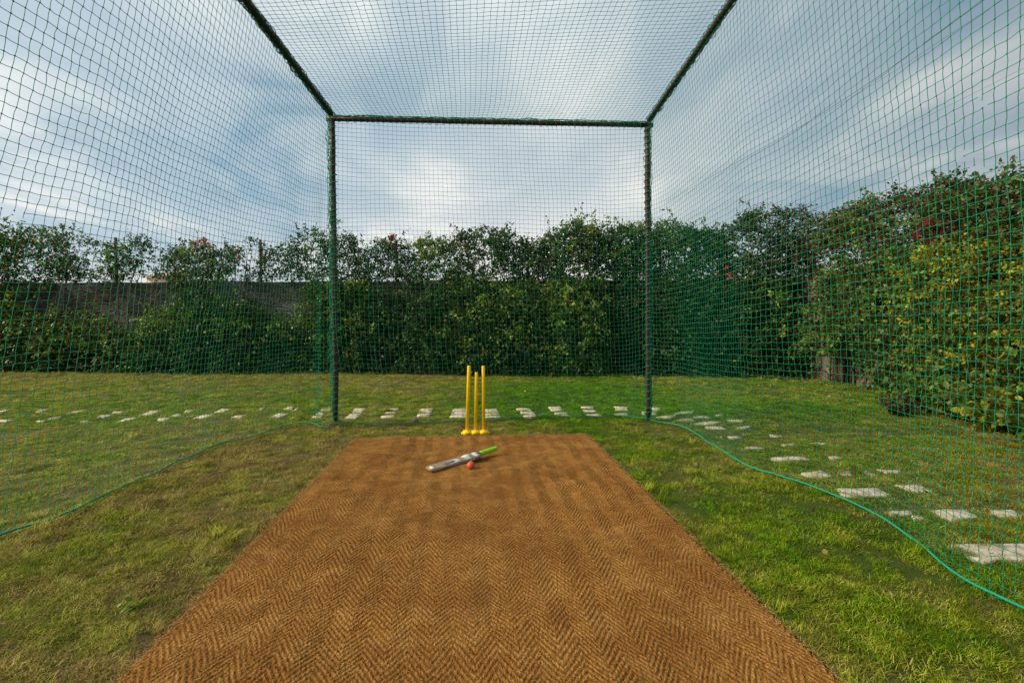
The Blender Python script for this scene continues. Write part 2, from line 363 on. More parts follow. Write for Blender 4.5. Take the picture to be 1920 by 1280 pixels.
class Wall:
    def __init__(s, A, B):
        s.A = np.array([*A, 0.]); B = np.array([*B, 0.]); s.len = np.linalg.norm(B-s.A); s.u = (B-s.A)/s.len
        s.n = np.array([s.u[1], -s.u[0], 0.])             # towards the lawn
    def pt(s, a, d, z):
        a, d, z = (np.asarray(v, float) for v in (a, d, z))
        return s.A+a[..., None]*s.u+d[..., None]*s.n+z[..., None]*np.array([0, 0, 1.])
    def hit(s, x, y, d=0):
        r = ray(x, y); o = s.A+s.n*d; t = np.dot(o-CAM, s.n)/np.dot(r, s.n); p = CAM+r*t
        return np.dot(p-s.A, s.u), p[2]
WB = Wall((-17, 14.68), (7.5, 11.25)); WR = Wall((7.5, 11.25), (7.5, -4.0)); WH = 2.2

# ------------------------------------------------------------------ ground
def axis(a, b, st, far):
    m = np.arange(a, b+st/2, st); g = []; v = st
    while b+sum(g)+v < far: g.append(v); v *= 1.5
    hi = b+np.cumsum(g); lo = a-np.cumsum(g)[::-1]
    return np.concatenate([[-far], lo, m, hi, [far]])
gx, gy = axis(-13, 9, .05, 600), axis(.3, 14.5, .05, 600)
GX, GY = np.meshgrid(gx, gy)
GZ = (hum(GX, GY)-.006)*np.exp(-np.maximum(0, np.hypot(GX, GY)-16)/8)-.006
V = np.stack([GX, GY, GZ], -1).reshape(-1, 3); nx = len(gx); ny = len(gy)
ii = (np.arange(ny-1)[:, None]*nx+np.arange(nx-1)[None]).ravel()
tag(mesh_np('lawn_ground', V, np.stack([ii, ii+1, ii+nx+1, ii+nx], -1), m_ground, smooth=True), kind='structure')

# ------------------------------------------------------------------ stepping stones (pixel corners of the photo, laid on the ground)
slab_poly = []
ORD = 'first second third fourth fifth sixth seventh eighth ninth tenth eleventh twelfth thirteenth fourteenth fifteenth'.split()
def slab_labels():
    """tell each slab by where it lies, read off the layout"""
    cen = [((q[0]+q[2]+q[4]+q[6])/4, (q[1]+q[3]+q[5]+q[7])/4) for q in SLABS]
    out = [None]*len(SLABS)
    left = [i for i, c in enumerate(cen) if c[0] < 582]
    back = sorted([i for i in left if cen[i][1] < 774.6], key=lambda i: -cen[i][0]); front = sorted([i for i in left if i not in back], key=lambda i: -cen[i][0])
    for nm, lst in (('far', back), ('near', front)):
        for k, i in enumerate(lst): out[i] = f'whitish stepping stone behind left netting, {nm} row, {ORD[k]} leftward from the triple beside the pole'
    mid = [i for i, c in enumerate(cen) if 582 <= c[0] < 1240]
    groups = []
    for i in sorted(mid, key=lambda i: cen[i][0]):
        for g in groups:
            if abs(np.mean([cen[j][0] for j in g])-cen[i][0]) < 26: g.append(i); break
        else: groups.append([i])
    gn = ['just left of the left pole', 'first cluster right of left pole', 'second cluster right of left pole', 'third cluster right of left pole',
          'cluster beside the left yellow stump', 'cluster right of the yellow stumps', 'second cluster right of the stumps', 'third cluster right of the stumps',
          'fourth cluster right of the stumps', 'cluster just left of the right pole', 'at the foot of the right pole']
    for g, nm in zip(sorted(groups, key=lambda g: np.mean([cen[j][0] for j in g])), gn):
        g = sorted(g, key=lambda i: cen[i][1]); w = {1: ['only'], 2: ['farther', 'nearer'], 3: ['farthest', 'middle', 'nearest']}.get(len(g), ['']*9)
        for i, q in zip(g, w): out[i] = f'pale stepping stone, {q} one in the {nm}' if 'cluster' in nm else f'pale stepping stone, {q} one {nm}'
    right = [i for i in range(len(SLABS)) if out[i] is None]
    rows = []
    for i in sorted(right, key=lambda i: cen[i][1]):
        if rows and cen[i][1]-np.mean([cen[j][1] for j in rows[-1]]) < (3.2 if cen[i][1] < 850 else 8): rows[-1].append(i)
        else: rows.append([i])
    for k, r in enumerate(rows):
        r = sorted(r, key=lambda i: cen[i][0]); kk = len(rows)-1-k
        where = 'nearest row' if kk == 0 else f'{ORD[kk]} nearest row' if kk < 15 else 'farthest row'
        for j, i in enumerate(r):
            out[i] = f'weathered stepping stone seen through right netting, {where}' + (f', {ORD[j]} from left' if len(r) > 1 else ' alone')
    out[len(SLABS)-1] = 'largest pale stepping stone at right frame edge behind right netting'
    return out
slab_lab = slab_labels()
for q, lab in zip(SLABS, slab_lab):
    P = np.array([gp(q[0], q[1]), gp(q[2], q[3]), gp(q[4], q[5]), gp(q[6], q[7])])[::-1]
    cn = P.mean(0)
    P[:, :2] = cn[:2]+(P[:, :2]-cn[:2])*1.0
    zb = hum(np.array([cn[0]]), np.array([cn[1]]))[0]
    slab_poly.append(P[:, :2].copy())
    pts = []
    for a in range(4):                                   # chipped outline with rounded corners
        A_, B_ = P[a], P[(a+1) % 4]
        for t in (.07, .28, .5, .72, .93): pts.append(A_+(B_-A_)*t+rng.normal(0, .006, 3))
    pts = np.array(pts); n = len(pts); top = pts.copy(); top[:, 2] = zb-.003+rng.normal(0, .0015, n)
    inner = cn+(pts-cn)*.93; inner[:, 2] = zb+.003
    bot = pts.copy(); bot[:, 2] = -.05
    V = np.concatenate([bot, top, inner, [[cn[0], cn[1], zb+.004]]]); i = np.arange(n); j = (i+1) % n
    # local origin in the middle of the slab
    me_o = mesh_np('stepping_stone', V-np.array([cn[0], cn[1], zb]), [np.stack([i, j, j+n, i+n], -1), np.stack([i+n, j+n, j+2*n, i+2*n], -1), np.stack([i+2*n, j+2*n, np.full(n, 3*n)], -1)], m_slab)
    me_o.location = (cn[0], cn[1], zb)
    tag(me_o, lab, 'stepping stone', 'pale stepping stones of the garden path')
def in_slab(x, y, m=.02):
    r = np.zeros(len(x), bool)
    for P in slab_poly:
        c = P.mean(0); ok = np.ones(len(x), bool); a = 0
        for k in range(4):
            A_, B_ = P[k], P[(k+1) % 4]; e = B_-A_; ln = np.hypot(*e)+1e-9
            cr = (e[0]*(y-A_[1])-e[1]*(x-A_[0]))/ln; cc = (e[0]*(c[1]-A_[1])-e[1]*(c[0]-A_[0]))/ln
            ok &= (cr*np.sign(cc) > m)
        r |= ok
    return r

# ------------------------------------------------------------------ coir matting
st = .004
mx = np.arange(MX0, MX1+st/2, st); my = np.arange(MY0, MY1+st/2, st)
X, Y = np.meshgrid(mx, my)
def mat_z(X, Y):
    u = .015*(fbm(X*.8, Y, 1.7, 2.6, 2)-.5)*2+.026*(fbm(X*.6, Y*1.25, 5.1, 4.2, 3)-.5)*2
    amp = np.clip((Y-1.4)/2.4, .40, 1.0)*.85
    e = np.clip(np.minimum(np.minimum(X-MX0, MX1-X), MY1-Y)/.22, .12, 1)
    return np.maximum(.022+(u*1.9*amp)*e-(1-e)*.006, .007)
wx = X+.042*(fbm(X, Y, 9.1, 1.9, 3)-.5)*2; wy = Y+.10*(fbm(X, Y, 2.4, 1.7, 2)-.5)*2
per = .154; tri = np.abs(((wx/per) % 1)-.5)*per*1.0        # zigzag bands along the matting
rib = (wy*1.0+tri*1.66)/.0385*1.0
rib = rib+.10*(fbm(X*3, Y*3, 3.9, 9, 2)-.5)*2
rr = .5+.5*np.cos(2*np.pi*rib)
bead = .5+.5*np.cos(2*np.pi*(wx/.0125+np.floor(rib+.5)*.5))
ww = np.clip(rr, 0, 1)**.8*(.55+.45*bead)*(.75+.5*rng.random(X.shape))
edge = np.minimum(np.minimum(X-MX0, MX1-X), MY1-Y)
wear = .55+.6*np.clip((fbm(X, Y*.7, 6.1, 1.9, 3)-.3)*2.2, 0, 1)
Z = mat_z(X, Y)+.0056*ww*wear+.0011*rng.standard_normal(X.shape)
Z = Z*1.0-np.clip(1-edge/.02, 0, 1)**2*.006
xo = .010*(fbm(Y*0, Y, .5, 3.1, 2)-.5)*2; yo = .018*(fbm(X, X*0, .9, 2.4, 3)-.5)*2
Xd = X+xo*np.abs(X)/1.2; Yd = Y+yo*np.clip((Y-4.6)/.7, 0, 1)
V = np.stack([Xd, Yd, Z], -1).reshape(-1, 3); nyy, nxx = X.shape
ii = (np.arange(nyy-1)[:, None]*nxx+np.arange(nxx-1)[None]).ravel()
F = np.stack([ii, ii+1, ii+nxx+1, ii+nxx], -1)
per_i = np.concatenate([np.arange(nxx), np.arange(1, nyy)*nxx+nxx-1, (nyy-1)*nxx+np.arange(nxx-2, -1, -1), np.arange(nyy-2, 0, -1)*nxx])
S = V[per_i].copy(); S[:, 2] = -.004; k0 = len(V); a = np.arange(len(per_i)); b = (a+1) % len(per_i)
V = np.concatenate([V, S]); F = np.concatenate([F, np.stack([per_i[a], k0+a, k0+b, per_i[b]], -1)])
tint = np.concatenate([np.clip(ww*.9+.1, 0, 1).ravel(), np.full(len(S), .3)])  # rib height, drives the painted groove shade
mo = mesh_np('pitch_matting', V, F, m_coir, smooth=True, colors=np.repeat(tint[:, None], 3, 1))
r_ = np.random.default_rng(5); nf = 9000
fx = np.where(r_.random(nf) < .35, np.where(r_.random(nf) < .5, MX0, MX1)+r_.normal(0, .008, nf), r_.uniform(MX0, MX1, nf)); fy = r_.uniform(1.2, MY1, nf)
ed = r_.random(nf) < .10; fy = np.where(ed, MY1+r_.normal(0, .012, nf), fy); fx = np.where(ed, r_.uniform(MX0, MX1, nf), fx)
hd = r_.uniform(0, 6.28, nf); ln_ = r_.uniform(.008, .03, nf); tt_ = np.linspace(0, 1, 4)
p0 = np.stack([fx, fy, mat_z(fx, fy)+.004], 1); dr = np.stack([np.cos(hd), np.sin(hd), r_.uniform(.05, .5, nf)], 1)
fp = p0[:, None]+dr[:, None]*(tt_[None, :, None]*ln_[:, None, None])+r_.normal(0, .002, (nf, 4, 3))*tt_[None, :, None]; fp[..., 2] -= (tt_**2)[None]*.006
FIB = fp
tag(mo, 'long brown herringbone coir mat laid down the middle of the cage floor', 'mat')
def mz(x, y): return float(mat_z(np.array([x]), np.array([y]))[0])+.005

# ------------------------------------------------------------------ cage
cage = empty('cricket_net_cage', (float((PL[0]+PR[0])/2), float(PL[1]), 0), 'tall practice cage of dark poles hung with green square netting over the mat', 'batting cage')
def pole_mesh(P, r):
    m = MB(); m.tube(P, r, 20); return m
YN = -.7
railL = np.array([TPL, TPL+(at_x(450, 0, TPL[0])-TPL)*((YN-TPL[1])/(at_x(450, 0, TPL[0])[1]-TPL[1]))])
railR = np.array([TPR, TPR+(at_x(1380, 0, TPR[0])-TPR)*((YN-TPR[1])/(at_x(1380, 0, TPR[0])[1]-TPR[1]))])
for (Ft, Tp) in ((PL, TPL), (PR, TPR)):
    P = resample([Ft+[0, 0, -.1], Tp+[0, 0, -.02]], .3); P[:, :2] += rng.normal(0, .003, (len(P), 2))
    pole_mesh(P, .031).build('pole', m_pole, cage, True)
ub = (TPR-TPL)/np.linalg.norm(TPR-TPL)
pole_mesh(resample([TPL-ub*.07+[0, .02, .015], TPR+ub*.07+[0, .02, .015]], .4), .028).build('cross_rail', m_pole, cage, True)
for rl in (railL, railR): pole_mesh(resample([rl[0]+[0, -.05, .045], rl[1]+[0, 0, .045]], .5), .027).build('side_rail', m_pole, cage, True)

def px_of(P):
    d = P-CAM; z = d@FW; return CX+FPX*(d@RT)/np.where(z > .05, z, .05), CY-FPX*(d@UP)/np.where(z > .05, z, .05)
def net_panel(P, nrm, name='net_panel', r=.00165, slack=None, knot=.0044, tears=()):
    """P (rows, cols, 3): knots; nrm: rough normal. Strands run through a wavering point between knots."""
    ni, nj = P.shape[:2]
    P = P+rng.normal(0, .0014, P.shape)
    if slack is None: slack = np.full((ni, nj), .25)
    def lines(Q, sl, vertical):
        mid = (Q[:, :-1]+Q[:, 1:])/2; s2 = (sl[:, :-1]+sl[:, 1:])[..., None]/2
        mid = mid+rng.normal(0, .0045, mid.shape)*s2
        if not vertical: mid[..., 2] -= .0035*s2[..., 0]
        out = np.empty((Q.shape[0], Q.shape[1]*2-1, 3)); out[:, ::2] = Q; out[:, 1::2] = mid
        return out
    m = MB()
    for Q, sl, vert in ((P, slack, False), (P.transpose(1, 0, 2), slack.T, True)):
        LN = lines(Q, sl, vert); n, k = LN.shape[:2]
        T = np.gradient(LN, axis=1); T /= np.linalg.norm(T, axis=-1, keepdims=True)+1e-12
        B = np.cross(T, nrm); B /= np.linalg.norm(B, axis=-1, keepdims=True)+1e-12; A = np.cross(B, T)
        a = np.arange(3)/3*2*np.pi+.3
        V = LN[:, :, None]+r*(np.cos(a)[:, None]*A[:, :, None]+np.sin(a)[:, None]*B[:, :, None])
        base = np.arange(n)[:, None, None]*(k*3)+np.arange(k-1)[None, :, None]*3; j = np.arange(3)[None, None]; j2 = (j+1) % 3
        Q4 = np.stack([base+j, base+j2, base+3+j2, base+3+j], -1)
        for (x0, y0, x1, y1, pr) in tears:               # a few broken strands
            mid = (LN[:, :-1]+LN[:, 1:])/2; ux, uy = px_of(mid); gone = (ux > x0) & (ux < x1) & (uy > y0) & (uy < y1) & (rng.random(ux.shape) < pr) & ((mid-CAM)@FW > .3)
            Q4[gone] = 0
        Q4 = Q4.reshape(-1, 4); m.add(V.reshape(-1, 3), Q4[Q4.sum(1) > 0])
    K = P.reshape(-1, 3); o = np.array([[1,0,0],[-1,0,0],[0,1,0],[0,-1,0],[0,0,1],[0,0,-1]])*knot
    V = (K[:, None]+o[None]*rng.uniform(.8, 1.2, (len(K), 1, 1))).reshape(-1, 3)
    f = np.array([[0,2,4],[2,1,4],[1,3,4],[3,0,4],[2,0,5],[1,2,5],[3,1,5],[0,3,5]])
    m.add(V, (np.arange(len(K))[:, None, None]*6+f).reshape(-1, 3))
    return m.build(name, m_net, cage)
def curve_at(P, t):
    d = np.concatenate([[0], np.cumsum(np.linalg.norm(np.diff(P, axis=0), axis=1))]); d /= d[-1]
    return np.stack([np.interp(t, d, P[:, i]) for i in range(3)], 1)
def bottom(pxs, extra, z=.012):
    P = np.array([gp(x, y, z) for x, y in pxs]+[[a, b, z] for a, b in extra])
    P = smoothline(resample(P, .05), 4); P[:, 2] = z+hum(P[:, 0], P[:, 1])
    return P
botR = bottom([(1219, 791), (1240, 793), (1268, 796), (1292, 805), (1330, 829), (1362, 850), (1398, 876), (1440, 888), (1500, 905), (1560, 930), (1620, 957), (1700, 1000), (1745, 1040), (1800, 1082), (1860, 1114), (1920, 1141)], [(2.34, 1.3), (2.42, .3), (2.3, YN)])
botL = bottom([(627, 796), (616, 803), (598, 804), (596, 797), (575, 793), (540, 797), (515, 807), (480, 819), (450, 824), (415, 832), (385, 843), (362, 857), (330, 868), (300, 885), (270, 897), (235, 912), (190, 935), (150, 955), (100, 974), (50, 996), (0, 1007)], [(-2.8, 2.1), (-2.7, 1.0), (-2.75, YN)])
botB = bottom([(632, 798), (656, 798), (672, 796), (686, 794), (705, 797), (730, 796), (757, 793), (776, 793), (800, 791), (840, 792), (870, 789), (900, 787), (915, 785), (950, 783), (1000, 782), (1020, 779), (1040, 778), (1062, 780), (1090, 782), (1108, 779), (1140, 781), (1152, 776), (1180, 781), (1192, 786), (1213, 790)], [])
cell = .0505
def side(bot, rail, sgn):
    nc = int(6.95/cell); nr = int(3.66/cell)
    t = np.linspace(0, 1, nc); B = curve_at(bot, t); T = curve_at(resample(rail, .1), t)
    v = np.linspace(0, 1, nr)[:, None]
    vv = v[..., None]; P = T[None]*(1-vv)+B[None]*vv
    Yc = P[..., 1]; k = np.sin(np.pi*v)*np.clip((PL[1]-Yc)/.6, 0, 1)
    P[..., 0] += sgn*(k*.05+(.09*(fbm(Yc, v*3.6+0*Yc, 4.2, .8, 1)-.5)+.015*(fbm(Yc, v*3.6+0*Yc, 8.2, 1.8, 1)-.5))*np.clip(np.sin(np.pi*v)*2, 0, 1)*np.clip((PL[1]-Yc)/.3, 0, 1))
    P[..., 1] += .016*(fbm(Yc, v*3.6+0*Yc, 1.2, 1.6, 2)-.5)*2
    P[..., 2] += (.018*(fbm(Yc, v*3.6+0*Yc, 6.6, 1.2, 2)-.5)*2-.04*np.sin(np.pi*v))*np.clip(np.sin(np.pi*v)*2, 0, 1)
    sl = .32+.75*np.clip((v-.62)/.3, 0, 1)+0*Yc
    return net_panel(P, np.array([1., 0, 0]), slack=sl, tears=[(1822, 165, 1850, 205, .4), (1795, 285, 1860, 335, .45), (0, 385, 45, 415, .5)])
nL = side(botL, railL, -1); nR = side(botR, railR, 1)
# back panel
nc, nr = int(3.78/.0515), int(3.6/.0505)
t = np.linspace(0, 1, nc); B = curve_at(botB, t); T = curve_at(np.array([TPL, TPR]), t)
v = np.linspace(0, 1, nr)[:, None, None]; P = T[None]*(1-v)+B[None]*v
pinch = np.exp(-t/.045)[None]+np.exp(-(1-t)/.035)[None]; vz = v[..., 0]
P[..., 2] += pinch*.07*np.sin(vz*9+1)*np.sin(np.pi*vz)+.03*(fbm(P[..., 0], P[..., 2], 3.1, 1.5, 2)-.5)-.03*np.sin(np.pi*t)[None]*np.exp(-vz*12)
P[..., 0] += .03*(fbm(P[..., 0], P[..., 2], 7.1, 1.1, 2)-.5)*2+.05*np.exp(-((vz-.86)/.08)**2)*np.exp(-t/.2)[None]
P[..., 1] += .05*(fbm(P[..., 0], P[..., 2], 5.1, .9, 2)-.5)*2
nB = net_panel(P, np.array([0, 1., 0]), slack=.25+.8*np.clip((vz-.8)/.2, 0, 1)+0*t[None])
# roof panel
nr = int((TPL[1]-YN)/.0495); v = np.linspace(0, 1, nr); Lr = curve_at(railL, v); Rr = curve_at(railR, v)
t = np.linspace(0, 1, nc)[None, :, None]; P = Lr[:, None]*(1-t)+Rr[:, None]*t; P[..., 2] += .04
tt = t[..., 0]; arch = 1-np.abs(2*tt-1)**3; fromb = np.clip((TPL[1]-P[..., 1])/.5, 0, 1)
P[..., 1] -= .14*arch*fromb
P[..., 2] -= .085*arch*fromb+.02*(fbm(P[..., 0], P[..., 1], 1.1, 1.3, 2)-.5)*fromb
P[..., 0] += (.10*(fbm(P[..., 1]*.5, P[..., 0], 2.1, .8, 2)-.5)+.09*np.exp(-(TPL[1]-P[..., 1])/.25)*np.sin(tt*7+.5)*.5)*arch
nT = net_panel(P, np.array([0, 0, 1.]))

def rope(P, r, mat, par, name='border_rope', k=8, twist=True):
    P = resample(P, .03); m = MB(); n = len(P); 
    if twist:                                            # three laid strands
        T = np.gradient(P, axis=0); T /= np.linalg.norm(T, axis=1)[:, None]+1e-12
        A = np.cross(T, [0, 0, 1.]) if abs(T[:, 2]).mean() < .8 else np.cross(T, [0, 1., 0]); A /= np.linalg.norm(A, axis=1)[:, None]+1e-9; Bn = np.cross(T, A)
        P2 = resample(P, .008) if r > .004 else P; 
        s = np.linspace(0, 1, len(P2)); s0 = np.linspace(0, 1, n)
        A = np.stack([np.interp(s, s0, A[:, i]) for i in range(3)], 1); Bn = np.stack([np.interp(s, s0, Bn[:, i]) for i in range(3)], 1)
        ph = np.arange(len(P2))*.008/(r*7)*2*np.pi
        for q in range(3):
            a = ph+q*2*np.pi/3
            m.tube(P2+(np.cos(a)[:, None]*A+np.sin(a)[:, None]*Bn)*r*.5, r*.62, 5)
    else: m.tube(P, r, k)
    return m.build(name, mat, par, True)
rope(botR[::2]+[0, 0, .004], .0062, m_rope, nR)
rope(botL[::2]+[0, 0, .004], .0055, m_rope, nL)
rope(botB[::2]+[0, 0, .006]+rng.normal(0, .002, botB[::2].shape), .0045, m_lace, nB)

def lacing(P, R0, pitch, r, par, mat=m_lace, loose=.006):
    P = np.asarray(P, float); ln = np.linalg.norm(P[1]-P[0]); n = int(ln/pitch*14); s = np.linspace(0, 1, n)
    D = (P[1]-P[0])/ln; A = np.cross(D, [0, 0, 1.]) if abs(D[2]) < .8 else np.cross(D, [0, 1., 0]); A /= np.linalg.norm(A); Bn = np.cross(D, A)
    turn = s*ln/pitch+np.interp(s, np.linspace(0, 1, 40), np.cumsum(rng.normal(0, .22, 40)))
    rad = R0+np.abs(np.interp(s, np.linspace(0, 1, int(ln/pitch)*2+2), rng.normal(0, loose, int(ln/pitch)*2+2)))
    Q = P[0]+D*(s*ln)[:, None]+rad[:, None]*(np.cos(turn*2*np.pi)[:, None]*A+np.sin(turn*2*np.pi)[:, None]*Bn)
    m = MB(); m.tube(Q, r, 5); return m.build('lacing_twine', mat, par, True)
kids = [o for o in cage.children if o.name.startswith(('pole', 'cross_rail', 'side_rail'))]
poles = [o for o in kids if o.name.startswith('pole')]
lacing([PL+[0, 0, .02], TPL], .036, .085, .0046, poles[0], loose=.008); lacing([PR+[0, 0, .02], TPR], .036, .078, .0048, poles[1], loose=.009)
cr = [o for o in kids if o.name.startswith('cross')][0]
lacing([TPL+[0, .02, .015], TPR+[0, .02, .015]], .032, .075, .003, cr, loose=.009)
srs = [o for o in kids if o.name.startswith('side')]
for o, rl in zip(srs, (railL, railR)):
    lacing([rl[0]+[0, 0, .045], rl[1]+[0, 0, .045]], .031, .052, .0034, o, m_lace2, .008)
    lacing([rl[0]+[0, 0, .04], rl[1]+[0, 0, .04]], .033, .11, .003, o, m_lace2, .012)
# netting edge bunched along the poles and rails
def bundle(P, off, r, par, mat=None):
    Q = resample(np.asarray(P)+off, .02); n = len(Q); m = MB()
    for q in range(5):
        w_ = np.stack([np.interp(np.arange(n), np.linspace(0, n, n//4+2), rng.normal(0, r, n//4+2)) for _ in range(3)], 1)
        m.tube(Q+w_, .0028, 4)
    m.build('bunched_netting', mat or m_net, par, True)
bundle([PL+[0, 0, .1], TPL], [-.042, -.012, 0], .014, poles[0]); bundle([PR+[0, 0, .1], TPR], [.036, -.005, 0], .009, poles[1])
bundle([TPL, TPR], [0, -.0, .045], .007, cr)
bundle(railL, [-.02, 0, .02], .009, srs[0], m_lace2); bundle(railR, [.02, 0, .02], .009, srs[1], m_lace2)

# ------------------------------------------------------------------ wicket, bat, ball, stone
def lathe(m, C0, D, prof, k=24):
    """prof: list of (dist along D, radius)"""
    D = np.asarray(D, float); D /= np.linalg.norm(D); A = np.cross(D, [0, 1., .01]); A /= np.linalg.norm(A); B = np.cross(D, A)
    a = np.arange(k)/k*2*np.pi; n = len(prof)
    V = np.concatenate([np.asarray(C0)+D*h+r*(np.cos(a)[:, None]*A+np.sin(a)[:, None]*B) for h, r in prof])
    i = np.arange(n-1)[:, None]*k; j = np.arange(k)[None]; j2 = (j+1) % k
    m.add(V, [np.stack([i+j, i+j2, i+k+j2, i+k+j], -1).reshape(-1, 4), np.array([list(range(k))[::-1], [(n-1)*k+q for q in range(k)]])])
WY = gp(892, 813)[1]; wb = at_y(891.5, 808, WY)
wicket = empty('wicket', (float(wb[0]), float(WY), .0), 'bright yellow plastic stumps in a joined base, middle stump shorter', 'stumps')
def stump(xb, yb, xt, yt, mark=False):
    b = at_y(xb, yb, WY); b[2] = .03; t = at_y(xt, yt, WY); D = t-b; ln = np.linalg.norm(D)
    m = MB(); lathe(m, b, D, [(0, .019), (ln-.006, .0185), (ln-.002, .0172), (ln, .0145)], 28)
    o = m.build('stump', m_yellow, wicket, True)
    if mark:                                             # small worn mark near the top
        m2 = MB(); r_ = np.random.default_rng(2); D1 = D/ln
        for q in range(9):
            h = ln-.05-r_.random()*.07; a = -math.pi/2-.25+r_.random()*.35
            c = b+D1*h+np.array([math.cos(a)*.0189, math.sin(a)*.0189, 0]); m2.box(c, (.007+.004*r_.random(), .0012, .016+.010*r_.random()))
        m2.build('worn_mark', simple('worn_print', (.20, .06, .01), .7), o)
    return o
stump(875.8, 806, 879.5, 685.5); stump(891.5, 806, 893.3, 697.5); stump(906.7, 806, 906.3, 686, True)
m = MB()
xa, xb = at_y(865.5, 808, WY)[0], at_y(917.5, 808, WY)[0]
out = []
for k_, xc in enumerate((875.8, 891.5, 906.9)):
    c = at_y(xc, 808, WY)[0]; out.append(c)
    hw = .0445; V = np.array([[sx_*w, sy_*d, z] for z, w, d in ((-.004, hw, .058), (.029, hw, .058), (.033, hw-.002, .055)) for sx_, sy_ in ((-1, -1), (1, -1), (1, 1), (-1, 1))])+[c, WY+(k_-1)*.0015, .002]
    f = [[3, 2, 1, 0], [8, 9, 10, 11]]+[[a+b_, (a+1) % 4+b_, (a+1) % 4+b_+4, a+b_+4] for b_ in (0, 4) for a in range(4)]
    V[:, 2] += (k_-1)*.0006; m.add(V, np.array(f)); lathe(m, [c, WY, .028], [0, 0, 1], [(0, .0235), (.016, .0225), (.019, .0200)], 24)
for a_, sg in ((out[0], -1), (out[2], 1)):               # sloping outer toes
    V = np.array([[0, -.05, .002], [sg*.020, -.046, .002], [sg*.020, .046, .002], [0, .05, .002], [0, -.05, .024], [sg*.017, -.043, .012], [sg*.017, .043, .012], [0, .05, .024]])+[a_+sg*.0440, WY, .002]
    f = np.array([[3, 2, 1, 0], [4, 5, 6, 7], [0, 1, 5, 4], [1, 2, 6, 5], [2, 3, 7, 6], [3, 0, 4, 7]]); m.add(V, f if sg > 0 else f[:, ::-1])
m.build('base', m_yellow, wicket)

# bat: flat face up, leaning a little towards the camera
b0, b1 = gp(802, 882, .03), gp(931, 849, .03)
ax = b1-b0; ax[2] = 0; BL = np.linalg.norm(ax); ax /= BL; sd_ = np.array([-ax[1], ax[0], 0])
bz = .022+.012
bat = empty('cricket_bat', (float(b0[0]), float(b0[1]), bz), 'short willow bat with lime green grip lying on the coir mat', 'cricket bat')
roll = R(-7); sdr = sd_*math.cos(roll)+np.array([0, 0, 1])*math.sin(-roll); upr = np.cross(ax, sdr); upr = upr if upr[2] > 0 else -upr
def bp_(l, s_, u): return np.array([b0[0], b0[1], bz+.016])+ax*l+sdr*s_+upr*u+np.array([0, 0, 1])*(.030*(l/BL)**1.5)
Lb = BL*.725
prof = [(0, .028, .016, .012), (.012, .042, .022, .018), (.04, .050, .030, .025), (.10, .052, .038, .031), (.22, .052, .044, .034), (.34, .052, .044, .033), (Lb-.08, .052, .037, .027), (Lb-.03, .049, .026, .017), (Lb-.008, .036, .022, .014), (Lb, .020, .018, .012)]
m = MB(); rings = []
for l, hw, th, eg in prof:
    pts = [(-hw+.004, 0), (-hw*.5, .002), (0, .003), (hw*.5, .002), (hw-.004, 0), (hw, -.004), (hw, -eg), (hw*.55, -th*.82), (0, -th), (-hw*.55, -th*.82), (-hw, -eg), (-hw, -.004)]
    rings.append([bp_(l, a, b) for a, b in pts])
k = 12; V = np.array(rings).reshape(-1, 3); i = np.arange(len(prof)-1)[:, None]*k; j = np.arange(k)[None]; j2 = (j+1) % k
m.add(V, [np.stack([i+j, i+j2, i+k+j2, i+k+j], -1).reshape(-1, 4), np.array([list(range(k))[::-1], [(len(prof)-1)*k+q for q in range(k)]])])
mw, tw, bw = mat_new('willow'); g = N(tw, 'ShaderNodeTexCoord'); mpn = N(tw, 'ShaderNodeMapping'); mpn.inputs['Rotation'].default_value = (0, 0, -math.atan2(ax[1], ax[0])); mpn.inputs['Scale'].default_value = (3, 90, 90)
L(tw, g.outputs['Object'], mpn.inputs[0]); wn = noise(tw, mpn.outputs[0], 1.2, 4, .6)
L(tw, ramp(tw, wn, [(.3, (.17, .11, .06)), (.6, (.33, .22, .13)), (.8, (.42, .31, .20))]), bw.inputs['Base Color']); bw.inputs['Roughness'].default_value = .4
blade = m.build('blade', mw, bat, False)
m = MB(); m.tube([bp_(l, 0, -.008) for l in (Lb-.03, Lb+.012, Lb+.03)], [.017, .017, .0165], 16); m.build('handle', simple('bound_cane', (.08, .05, .035), .6), bat, True)
m = MB(); ls = np.linspace(Lb+.012, BL, 26); m.tube([bp_(l, 0, -.006) for l in ls], [.0205+.0014*math.sin(q*2.4)+(.003 if q == 25 else 0)-(.008 if q == 25 else 0) for q in range(26)], 18)
m.build('grip', simple('lime_rubber', (.25, .62, .012), .5, .4, .08, 60), bat, True)
def sticker(name, outline, mat, lift=.0036, flip=False):
    pts = [bp_(l, s_, lift) for l, s_ in outline]; lo = [bp_(l, s_, lift-.0012) for l, s_ in outline]; n = len(pts)
    m = MB(); c = sum(pts)/n; V = np.array(pts+lo+[c]); i = np.arange(n); j = (i+1) % n
    m.add(V, [np.stack([i, j, np.full(n, 2*n)], -1), np.stack([i+n, j+n, j, i], -1)]); return m.build(name, mat, bat)
white = simple('white_vinyl', (.72, .76, .74), .3, .5, .05); blk = simple('black_vinyl', (.02, .022, .028), .35); blu = simple('blue_vinyl', (.02, .10, .42), .35, .5, .1); gry = simple('grey_vinyl', (.10, .12, .15), .4)
near = -1 if np.dot(sdr, [0, -1, 0]) < 0 else 1          # +s side nearest the camera
def O(pts): return [(a, b*near) for a, b in pts]
sticker('toe_sticker', O([(.012, .030), (.045, .040), (.058, .020), (.062, -.010), (.035, -.020), (.016, -.005)]), white)
sticker('toe_sticker', O([(.040, -.006), (.050, -.026), (.056, -.012)]), blk, .0042)
